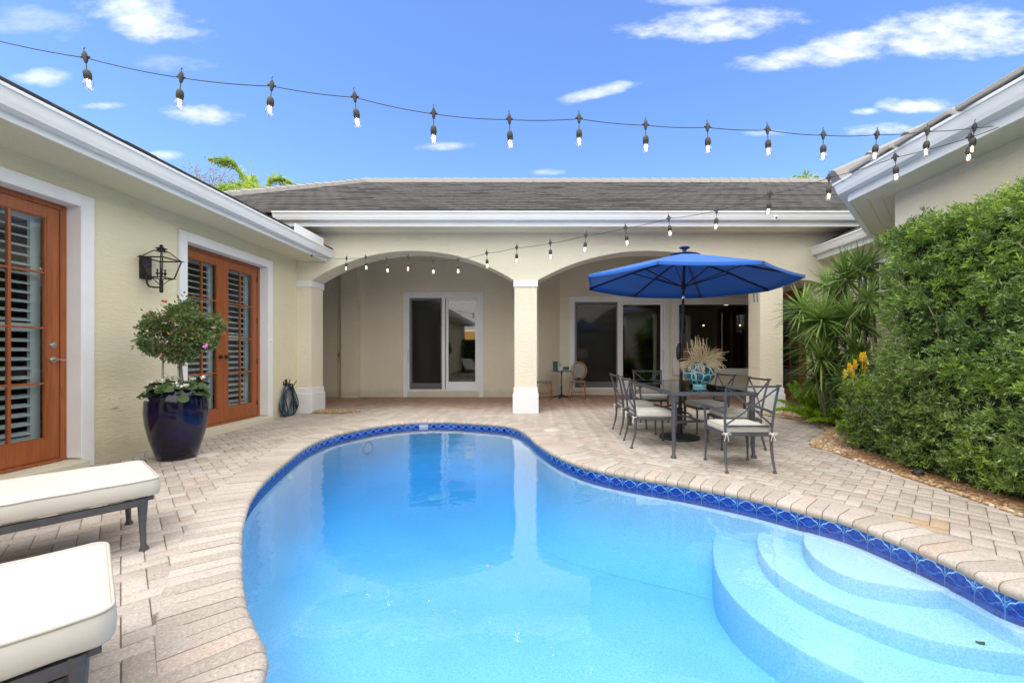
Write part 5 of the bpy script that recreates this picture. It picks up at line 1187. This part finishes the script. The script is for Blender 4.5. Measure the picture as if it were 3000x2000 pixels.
def strand(name, label, plan, pts, D0=None, ends=(None, None), first=None):
    """plan: two points of the vertical plane the cable hangs in; pts: where each socket is seen; solved back onto that plane"""
    (ax, ay), (bx_, by_) = plan; dxp, dyp = bx_-ax, by_-ay
    def solve(px, py):
        k = (px*1.2755-VX)/F; s = (k*ay-ax)/(dxp-k*dyp); X, Y = ax+s*dxp, ay+s*dyp; return Vector((X, Y, EYE-(py*1.2755-VY)/F*Y))
    t = empty(name, solve(*pts[0]), 0, label, 'string lights', 'festoon strings over the pool'); o0 = Vector(t.location)
    P = [solve(*p) for p in pts]; E = [solve(*e) for e in ends]
    line = [E[0]]+P+[E[1]]; full = []
    for i in range(len(line)-1):
        a, b = line[i], line[i+1]; sag = .018*(b-a).length
        for k in range(6): f = k/6; full.append(a+(b-a)*f-Vector((0, 0, 4*sag*f*(1-f)))-o0)
    full.append(line[-1]-o0); m = MB(); m.tube(full, .0032, 5); m.build('cable', SOCKM, t, smooth=True)
    ms = mb_ = None
    for i, p in enumerate(P):
        if first is None or ms is None:
            if first: s = first[0].copy(); COL.objects.link(s); s.parent = t; b = first[1].copy(); COL.objects.link(b); b.parent = s; fl = first[2].copy(); COL.objects.link(fl); fl.parent = s; ms = s
            else:
                s = socket_proto().build('lamp_socket', SOCKM, t, smooth='auto'); b = bulb_proto().build('bulb', BULBG, s, smooth=True)
                f_ = MB(); f_.tube([(-.006, 0, -.165), (-.009, 0, -.195), (-.003, 0, -.21), (.004, 0, -.195), (.009, 0, -.21), (.007, 0, -.165)], .0030, 5); fl = f_.build('filament', FIL, s); first = (s, b, fl); ms = s
        else:
            s = ms.copy(); COL.objects.link(s); s.parent = t
            for ch in list(ms.children): c = ch.copy(); COL.objects.link(c); c.parent = s
        s.location = p-o0; s.scale = (.92, .92, .92); s.rotation_euler = (random.uniform(-.10, .10), random.uniform(-.12, .12), math.atan2(dyp, dxp))
    m = MB(); e = E[1]-o0; m.tube([e, e+Vector((.01, 0, -.02))], .014, 8); m.tube([e+Vector((0, 0, .0)), e+Vector((.02, 0, .02)), e+Vector((.03, 0, 0))], .004, 5); m.build('end_plug', BLACK, t)
    return first
S1 = [(196, 133), (416, 179), (624, 198), (815, 224), (996, 262), (1170, 275), (1330, 273), (1483, 288), (1625, 293), (1763, 299), (1891, 311), (2014, 310), (2130, 302), (2238, 294)]
fp = strand('light_string', 'string of hanging bulbs crossing the sky high over the pool', ((-2.99, 2.80), (3.86, 3.52)), S1, ends=((-60, 80), (2294, 288)))
S2 = [(2228, 316), (2056, 362), (1904, 409), (1769, 446), (1646, 484), (1536, 502), (1437, 524), (1346, 541), (1264, 559), (1187, 569), (1118, 582), (1052, 596), (993, 598), (938, 592), (888, 597), (840, 591), (796, 594)]
strand('light_string', 'string of hanging bulbs slanting from the right eave to the left gutter', ((3.87, 3.47), (-4.19, 7.79)), S2, ends=((2294, 292), (715, 586)), first=None)
# ------------------------------------------------------------ hedges (strap-leaved, clipped)
def sprigs(P, A, nl, L, wr, spread=.9, mi=None):
    """P,A: shoots; nl leaves round each"""
    n = len(P); A = unit(A); U = unit(np.cross(A, RNG.normal(size=(n, 3)))); Wv = np.cross(A, U)
    q = RNG.uniform(0, 2*PI, (n, nl)); h = RNG.uniform(0, 1, (n, nl)); sl = RNG.uniform(.055, .085, n)
    base = P[:, None]+A[:, None]*(h*sl[:, None])[..., None]
    d = A[:, None]*(.35+.75*h)[..., None]+(U[:, None]*np.cos(q)[..., None]+Wv[:, None]*np.sin(q)[..., None])*spread
    base = base.reshape(-1, 3); d = d.reshape(-1, 3); LL = RNG.uniform(L*.65, L*1.15, len(base))
    V = leaf_arrays(base, d, LL, LL*wr, cup=.05); return V, (np.repeat(mi, nl) if mi is not None else None)
def fnoise(P, s, seed=0.0):
    return np.array([mnoise.noise(Vector((p[0]*s+seed, p[1]*s, p[2]*s))) for p in P])
def hedge(name, label, x0, x1, y0, y1, z1, dens, parts, seed, zlean=0.0):
    t = empty(name, ((x0+x1)/2, (y0+y1)/2, 0), label=label, cat='hedge')
    off = np.array([(x0+x1)/2, (y0+y1)/2, 0]); Ps = []; Ns = []
    def face(n, org, a, b, nrm):
        s = RNG.random((n, 2)); Ps.append(np.array(org)+s[:, :1]*np.array(a)+s[:, 1:]*np.array(b)); Ns.append(np.tile(np.array(nrm, float), (n, 1)))
    for f in parts:
        if f == 'w': face(int(dens*(y1-y0)*z1), (x0, y0, .08), (0, y1-y0, 0), (0, 0, z1-.08), (-1, 0, 0))
        if f == 's': face(int(dens*(x1-x0)*z1), (x0, y0, .08), (x1-x0, 0, 0), (0, 0, z1-.08), (0, -1, 0))
        if f == 'n': face(int(dens*.8*(x1-x0)*z1), (x0, y1, .08), (x1-x0, 0, 0), (0, 0, z1-.08), (0, 1, 0))
        if f == 't': face(int(dens*(x1-x0)*(y1-y0)), (x0, y0, z1), (x1-x0, 0, 0), (0, y1-y0, 0), (0, 0, 1))
    P = np.concatenate(Ps); Nn = np.concatenate(Ns); n = len(P)
    nz = fnoise(P, 2.3, seed); nz2 = fnoise(P, 7.0, seed+9)
    P = P+Nn*(nz*.09+nz2*.07+RNG.uniform(-.15, .03, n))[:, None]
    keep = (nz2+RNG.uniform(-.12, .5, n)) > -.10; P, Nn, nz2 = P[keep], Nn[keep], nz2[keep]; n = len(P)
    # the sheared face leans and its top edge is ragged
    A = Nn*.75+np.array([0, 0, .5])+RNG.normal(size=(n, 3))*.48
    nw = (RNG.random(n) < np.clip(.05+.30*(fnoise(P, 1.7, seed+3) > .12)+.16*(P[:, 2] > z1-.25), 0, .6)).astype(int)
    V, mi = sprigs(P, A, 12, .048, .105, 1.0, nw)
    np_mesh('foliage', V-off, quads(len(V)//4), [HEDGE, HEDGEN], t, mi)
    core = MB(); i = .13; core.box(x0+i-off[0], x1-.02-off[0], y0+i-off[1], y1-i-off[1], .02, z1-i); core.build('dark_core', HCORE, t)  # plain filler box; the hedge's inner shade is put into its colour
    for k in range(5):
        y = y0+(y1-y0)*(.15+.18*k)-off[1]; z = random.uniform(.45, .8)*z1; m = MB(); m.tube([(x0+.12-off[0], y, z-.25), (x0+.03-off[0], y+random.uniform(-.1, .1), z), (x0-.03-off[0], y+random.uniform(-.06, .06), z+.16)], [.010, .008, .005], 5); m.build('branch', BARK, t, smooth=True)
    return t
hedge('tall_hedge', 'tall clipped green hedge covering the right-hand wall', 3.76, 4.28, .4, 4.50, 2.46, 1300, 'wnst', 1.0)
hedge('low_hedge', 'low clipped shrub at the far foot of the tall hedge beside the gravel', 3.93, 4.60, 4.60, 5.32, .86, 1100, 'wnst', 5.0)
# ------------------------------------------------------------ dracaenas: canes with rosettes
def dracaena(name, label, base, heads):
    t = empty(name, base, 0, label, 'plant', 'spiky dracaenas by the right wing'); b = Vector(base)
    m = MB(); Vs = []; Fs = []; o = 0
    for (px, py, D, size) in heads:
        size = size*1.2; h = W(px, py, D)-b; foot = Vector((random.uniform(-.12, .12)+h.x*.15, random.uniform(-.1, .1)+h.y*.3, 0)); mid = foot*.45+h*.55+Vector((random.uniform(-.06, .06), random.uniform(-.05, .05), 0))
        m.tube([foot, foot*.75+mid*.25, mid, h-Vector((0, 0, .05))], [.024, .021, .018, .014], 7)
        n = int(135*size); el_ = np.arcsin(RNG.uniform(-.45, 1.0, n)); az_ = RNG.uniform(0, 2*PI, n)
        A = np.stack([np.cos(el_)*np.cos(az_), np.cos(el_)*np.sin(az_), np.sin(el_)], 1); P = np.array(h)+A*.02+np.array([0, 0, 1])*((el_-.4)*.06)[:, None]
        V, Fq = strips(P, A, RNG.uniform(.30, .50, n)*size, RNG.uniform(.0105, .0155, n), RNG.uniform(.08, .40, n)*np.clip(1.15-np.sin(el_), .1, 1.2), 4)
        Vs.append(V); Fs.append(Fq+o); o += len(V)
    m.build('stem', BARK, t, smooth=True); np_mesh('leaves', np.concatenate(Vs), np.concatenate(Fs), [DRAC], t); return t
dracaena('dracaena', 'tall spiky dracaena clump in front of the entry door with several green heads', (4.95, 6.75, 0), [(2453, 872, 7.0, .92), (2408, 935, 6.6, 1.05), (2350, 905, 6.9, .9), (2405, 1050, 6.6, 1.05), (2372, 1010, 6.9, .9), (2442, 985, 6.7, .9), (2432, 1090, 6.8, 1.0), (2475, 1150, 6.7, .85), (2450, 1180, 6.9, .8), (2380, 960, 6.8, 1.0), (2425, 840, 7.1, .8), (2470, 940, 6.9, .9), (2395, 1110, 6.9, .9)])
dracaena('dracaena', 'slimmer spiky dracaena rising beside the round window next to the hedge', (5.25, 6.3, 0), [(2517, 790, 6.5, .85), (2550, 775, 6.4, .6), (2492, 930, 6.4, .85), (2534, 955, 6.3, .8), (2498, 1030, 6.4, .85), (2530, 1060, 6.3, .85), (2488, 1110, 6.3, .85), (2478, 815, 6.6, .9), (2545, 880, 6.2, .7)])
def fern(label, loc, scale, seed):
    random.seed(seed); t = empty('fern', (*loc, 0), 0, label, 'fern', 'bright feathery ferns'); Vs = []; Fs = []; o = 0; ms = MB()
    for k in range(34):
        q = random.uniform(0, 6.283); e = R(random.uniform(25, 78)); L = scale*random.uniform(.75, 1.1); d = Vector((math.cos(q)*math.cos(e), math.sin(q)*math.cos(e), math.sin(e))); pts = []
        for j in range(11): f = j/10; pts.append(Vector((0, 0, .03))+d*L*f-Vector((0, 0, .32*L*f*f*math.cos(e)*1.3)))
        ms.tube(pts, .0035, 4, cap=False); C = np.array([tuple(p) for p in pts]); n = 300; s = RNG.uniform(.12, 1.0, n)*10; i = np.minimum(s.astype(int), 9); f = (s-i)[:, None]
        P = C[i]*(1-f)+C[i+1]*f; T = unit(C[i+1]-C[i]); A = T*.55+RNG.normal(size=(n, 3))*.75; LL = RNG.uniform(.028, .05, n)*(1-.35*(s/10)**3)*scale/.5; V = leaf_arrays(P, A, LL, LL*.17)
        Vs.append(V); Fs.append(quads(n)+o); o += len(V)
    np_mesh('fronds', np.concatenate(Vs), np.concatenate(Fs), [FERN], t); ms.build('stem', FERN, t)
fern('bright green fern at the foot of the right column', (4.93, 7.35), .85, 3)
fern('bright green fern nearer the hedge, right of the other fern', (5.0, 6.55), .68, 4)
random.seed(21)
# yellow shrimp plant
t = empty('yellow_flower_plant', (4.20, 5.45, 0), label='broad-leaved plant with upright yellow flowers above the low hedge', cat='flower')
m = MB(); heads = [(2532, 1050), (2538, 1068), (2523, 1052), (2505, 1073), (2488, 1082), (2493, 1090), (2531, 1082), (2475, 1102), (2500, 1108)]
base = Vector((4.20, 5.45, 0)); V = []; Vs = []; mfl = MB(); P = []; A = []; Lw = []
for px, py in heads:
    D = random.uniform(5.36, 5.46); h = W(px, py, D)-base; m.tube([(h.x*.3, h.y*.3, 0), (h.x*.7, h.y*.7, h.z*.6), tuple(h)], [.007, .005, .004], 5)
    P = []; A = []
    for k in range(7):
        z = h.z-.04+k*.017; r = .026*(1-k/9)
        for j in range(5):
            a = j*1.2566+k*.6; P.append((h.x+r*.3*math.cos(a), h.y+r*.3*math.sin(a), z)); A.append((math.cos(a)*.5, math.sin(a)*.5, 1.0))
    np_mesh('flower', leaf_arrays(np.array(P), np.array(A), .034, .013), quads(len(P)), [PETY], t)
m.build('stem', BEGL, t)
for px, py in heads: petals('white_floret', [tuple(W(px+6, py-5, 5.34)-base)], PETW, t, .022, 4)
n = 46; az_ = RNG.uniform(0, 2*PI, n); P = np.stack([RNG.uniform(-.22, .28, n), RNG.uniform(-.2, .15, n), RNG.uniform(.5, 1.08, n)], 1); A = np.stack([np.cos(az_), np.sin(az_), RNG.uniform(-.3, .3, n)], 1)
YL = leafmat('shrimp_plant_leaf', (.06, .20, .07), (.12, .32, .12), None, 4.0)
np_mesh('leaves', leaf_arrays(P, A, RNG.uniform(.12, .2, n), RNG.uniform(.025, .04, n), nrm=np.tile([.2, .2, 1.0], (n, 1)), cup=.06), quads(n), [YL], t)
# ------------------------------------------------------------ gravel
def gravel(label, poly, dens, heap=.02, smin=.010, smax=.024, name='gravel'):
    P = np.array(poly); lo, hi = P.min(0), P.max(0); n = int((hi-lo).prod()*dens); q = RNG.uniform(lo, hi, (n, 2)); q = q[inside(q, poly)]; n = len(q)
    oc = np.array([(1, 0, 0), (-1, 0, 0), (0, 1, 0), (0, -1, 0), (0, 0, 1), (0, 0, -1), (.6, .6, .55), (-.6, .55, .6), (-.55, -.6, .6), (.6, -.55, .6)], float)
    fc = np.array([(0, 6, 9), (0, 2, 6), (2, 7, 6), (2, 1, 7), (1, 8, 7), (1, 3, 8), (3, 9, 8), (3, 0, 9), (4, 6, 7), (4, 7, 8), (4, 8, 9), (4, 9, 6), (5, 2, 0), (5, 1, 2), (5, 3, 1), (5, 0, 3)])
    s = RNG.uniform(smin, smax, (n, 1, 1))*RNG.uniform(.6, 1.25, (n, 1, 3))*np.array([1, 1, .62]); a = RNG.uniform(0, 2*PI, n); ca, sa = np.cos(a)[:, None], np.sin(a)[:, None]
    v = oc[None]*s*RNG.uniform(.8, 1.15, (n, 10, 1)); X = v[..., 0]*ca-v[..., 1]*sa; Y = v[..., 0]*sa+v[..., 1]*ca
    V = np.stack([X+q[:, :1], Y+q[:, 1:], v[..., 2]+RNG.uniform(0, heap, (n, 1))], 2).reshape(-1, 3)
    F_ = (np.arange(n)*10)[:, None, None]+fc[None]; o = np_mesh(name, V, F_.reshape(-1, 3), [GRAV]); tag(o, label, 'gravel', kind='stuff')
def grav_mat():
    m, t_, b = mat('river_gravel'); geo = N(t_, 'ShaderNodeNewGeometry'); b.inputs['Roughness'].default_value = .7; cr = N(t_, 'ShaderNodeValToRGB'); t_.links.new(geo.outputs['Random Per Island'], cr.inputs[0])
    e = cr.color_ramp.elements; e[0].position = 0; e[0].color = (.26, .14, .07, 1); e[1].position = 1; e[1].color = (.74, .64, .50, 1)
    for p, c in ((.25, (.42, .25, .12, 1)), (.5, (.52, .36, .20, 1)), (.75, (.40, .29, .18, 1))): q = cr.color_ramp.elements.new(p); q.color = c
    t_.links.new(cr.outputs[0], b.inputs['Base Color']); return m
GRAV = grav_mat()
MUL = simple('bed_soil', (.085, .05, .028), .95, bump=(60, 1.0), var=(12, (.15, .085, .045), .8))
bed = BED[:-1]+[(3.65, -1.9), (4.29, -1.9), (4.29, 4.94), (6.10, 6.75), (6.10, 8.39), (4.7, 8.39)]
m = MB(); m.prism([(x, y) for x, y in bed][::-1], -.013, -.002); m.build('planting_bed', MUL, kind='structure')
gravel('tan river gravel edging the pavers along the hedges', [(x, y) for x, y in bed if y > 0]+[(3.65, .3)][:0], 3600, .016, .013, .030)
gravel('small spill of tan gravel at the foot of the left column', [(-4.50, 8.30), (-4.2, 8.26), (-3.85, 8.30), (-3.6, 8.42), (-3.62, 8.62), (-3.9, 8.78), (-4.3, 8.82), (-4.5, 8.8)], 5200, .035, .010, .020)
# pine straw and clippings under the hedge
n = 5200; P = np.stack([RNG.uniform(3.60, 3.95, n), RNG.uniform(1.5, 4.9, n), RNG.uniform(.012, .05, n)], 1); A = RNG.normal(size=(n, 3))*np.array([1, 1, .12]); L = RNG.uniform(.04, .09, n)
o = np_mesh('leaf_litter', leaf_arrays(P, A, L, .0022), quads(n), [leafmat('dry_needles', (.20, .09, .035), (.36, .20, .09), None, 3)]); tag(o, 'brown dry needles lying under the tall hedge', 'leaf litter', kind='stuff')
p = G(2675, 1400); t = empty('garden_spotlight', (p.x+.04, p.y, 0), label='small black ground spotlight half buried under the tall hedge', cat='light'); m = MB(); m.tube([(-.03, 0, .035), (.04, 0, .06)], [.030, .034], 14); m.tube([(0, 0, 0), (0, 0, .06)], .012, 6); m.build('lamp_head', BLKM, t, smooth='auto')
p = G(2484, 1300); t = empty('path_marker', (p.x, p.y, 0), label='slim white stake light at the corner of the low hedge', cat='light'); m = MB(); m.tube([(0, 0, 0), (0, 0, .22)], .010, 8); m.tube([(0, 0, .19), (0, 0, .25)], .020, 10); m.build('stake_light', WH, t, smooth='auto')
p = G(2349, 1224); t = empty('path_marker', (p.x, p.y, 0), label='slim white stake light among the ferns by the right column', cat='light'); m = MB(); m.tube([(0, 0, 0), (0, 0, .20)], .010, 8); m.tube([(0, 0, .15), (0, 0, .20)], .018, 10); m.build('stake_light', WH, t, smooth='auto')
# fallen leaves in and by the pool
FL = simple('fallen_leaf', (.12, .10, .03), .7); FP_ = MATS['pink_petal']
for (x, y, z, s, mt, lb) in ((1900+2070/2.138, 1300+1255/2.138, -.309, .05, FL, 'olive fallen leaf lying on the second pool step'), (1900+2300/2.138, 1300+1268/2.138, -.309, .045, SOIL, 'dark fallen leaf at the right edge of the second pool step'), (1941, 1466, -.113, .02, FP_, 'tiny pink petal floating near the tile band'), (1424, 1658, -.113, .025, FP_, 'tiny pink petal floating in mid pool')):
    p = G(x, y, z); V = leaf_arrays(np.array([[0, 0, .003], [.004, 0, .003]]), np.array([[1, .35, .02], [.3, 1, .03]]), np.array([s, s*.6]), np.array([s*.28, s*.2]), nrm=np.array([[0, 0, 1.0], [0, 0, 1.0]])); o = np_mesh('fallen_leaf' if mt != FP_ else 'fallen_petal', V, quads(2), [mt]); o.location = p; tag(o, lb, 'leaf' if mt != FP_ else 'petal')
# ------------------------------------------------------------ trees behind the house
def frond(ms, Vs, Fs, off, base, pts, ll, n, mat_=None):
    C = np.array([tuple(p) for p in pts]); k = len(C)-1; s = RNG.uniform(.10, 1.0, n)*k; i = np.minimum(s.astype(int), k-1); f = (s-i)[:, None]
    P = C[i]*(1-f)+C[i+1]*f; T = unit(C[i+1]-C[i]); side = unit(np.cross(T, [0, 0, 1.0]))*np.where(RNG.random(n) < .5, -1, 1)[:, None]
    A = T*.8+side*.7+RNG.normal(size=(n, 3))*.35+np.array([0, 0, .1]); L = ll*np.sin(np.clip(s/k*.9+.12, 0, 1)*PI)**.5*RNG.uniform(.8, 1.1, n)
    V, Fq = strips(P, A, L, .024+.0*L, .25, 2); Vs.append(V); Fs.append(Fq+off); ms.tube([tuple(p) for p in pts], [.045*(1-j/len(pts))+.012 for j in range(len(pts))], 5, cap=False); return off+len(V)
def palm(name, label, D, cpx, specs, trunk_r=.14, spear=None):
    c = W(*cpx, D); t = empty(name, (c.x, D, 0), 0, label, 'palm tree', 'palms behind the roof'); b = Vector((c.x, D, 0)); ms = MB(); Vs = []; Fs = []; o = 0
    for path, ll, n in specs:
        pts = [W(px, py, D+dd)-b for px, py, dd in path]; pts = [Vector(p) for p in catmull([tuple(p) for p in pts], False, 5)]; o = frond(ms, Vs, Fs, o, None, pts, ll, n)
    np_mesh('fronds', np.concatenate(Vs), np.concatenate(Fs), [PALM], t); ms.build('midrib', PALM, t, smooth=True)
    m = MB(); m.tube([(0, 0, 0), (.05, 0, c.z*.5), (0, 0, c.z-.5)], [trunk_r*1.3, trunk_r, trunk_r*.8], 12); m.build('trunk', BARK, t, smooth=True)
    if spear:
        m = MB(); m.tube([W(*spear[0], D)-b, W(*spear[1], D)-b], [.03, .008], 6); m.build('spear_leaf', PALM, t)
palm('palm_tree', 'palm with arching fronds rising behind the left end of the main roof', 17.5, (725, 560),
     [([(725, 545, 0), (700, 500, 0), (665, 475, -.2), (612, 468, -.3)], .55, 420), ([(725, 545, 0), (730, 530, .8), (740, 515, 1.6)], .6, 260),
      ([(725, 550, 0), (700, 540, -.8), (668, 548, -1.6), (650, 560, -2)], .6, 300), ([(725, 550, 0), (750, 545, -.9), (765, 560, -1.8)], .45, 240),
      ([(770, 575, 0), (790, 535, .2), (830, 528, .3), (872, 552, .2)], .60, 380), ([(725, 550, 0), (712, 540, 1.0), (690, 552, 1.8)], .4, 200), ([(725, 555, 0), (735, 550, -1.4), (720, 575, -2.2)], .45, 220)],
     spear=((738, 525), (733, 465)))
palm('palm_tree', 'top of a distant palm just showing over the right end of the ridge', 24.0, (2363, 545), [([(2363, 560, 0), (2350, 522, 0), (2325, 516, 0)], .5, 60), ([(2363, 560, 0), (2362, 518, 0), (2358, 505, 0)], .5, 60), ([(2363, 560, 0), (2380, 520, 0), (2395, 518, 0)], .5, 60), ([(2363, 560, 0), (2370, 519, 1), (2376, 512, 1)], .4, 50)])
def bare_tree(name, label, D, box, nleaf, seed):
    random.seed(seed); x0, y0, x1, y1 = box; cx = (x0+x1)/2; base = W(cx, y1, D); t = empty(name, (base.x, D, 0), 0, label, 'tree'); b = Vector((base.x, D, 0)); m = MB(); tips = []
    root = W(cx, y1+60, D)-b; m.tube([(0, 0, 0), tuple(root)], [.16, .08], 8)
    for k in range(26):
        px, py = random.uniform(x0, x1), random.uniform(y0, y1); py = max(py, y0+(y1-y0)*.0); e = W(px, py, D+random.uniform(-.8, .8))-b; mid = root*.4+e*.6+Vector((random.gauss(0, .15), 0, -.1)); m.tube([root, mid, e], [.035, .016, .005], 5)
        tips += [mid+(e-mid)*random.random() for _ in range(5)]
    m.build('trunk', BARK, t, smooth=True); T = np.array([tuple(p) for p in tips]); i = RNG.integers(0, len(T), nleaf); P = T[i]+RNG.normal(size=(nleaf, 3))*.16; L = RNG.uniform(.05, .10, nleaf)
    np_mesh('crown', leaf_arrays(P, RNG.normal(size=(nleaf, 3)), L, L*.3), quads(nleaf), [FARL], t)
bare_tree('sparse_tree', 'thin-leaved tree above the left wing roof beside the palm', 16.5, (525, 462, 690, 560), 1300, 5)
bare_tree('small_tree', 'small leafy treetop between the ridge and the right wing roof', 16.0, (2446, 486, 2470, 540), 260, 6)
# ------------------------------------------------------------ behind the camera: what the panes and the water mirror
random.seed(77)
t = empty('rear_wall', (0, -5.2, 0), label='plain cream garden wall closing the courtyard behind the camera', cat='wall')
MB().box(-5.0, 5.0, -.1, .1, -.02, 2.6).build('wall_panel', WT, t); MB().box(-5.05, 5.05, -.14, .14, 2.6, 2.68).build('coping_cap', WH, t)
def hedge_back():
    x0, x1, y0, z1 = -4.8, 4.2, -3.9, 2.0; n = 11000; P = np.stack([RNG.uniform(x0, x1, n), np.full(n, y0)+RNG.uniform(-.25, .1, n), RNG.uniform(.05, z1, n)], 1); P[:, 2] = np.where(RNG.random(n) < .2, z1+RNG.normal(0, .05, n), P[:, 2])
    A = RNG.normal(size=(n, 3))*.5+np.array([0, .7, .4]); V, _ = sprigs(P, A, 7, .08, .12, 1.0); t = empty('rear_hedge', (0, 0, 0), label='clipped hedge along the wall behind the camera', cat='hedge')
    np_mesh('foliage', V, quads(len(V)//4), [HEDGE], t); MB().box(x0+.1, x1-.1, y0-.5, y0-.2, 0, z1-.1).build('dark_core', HCORE, t)
hedge_back()
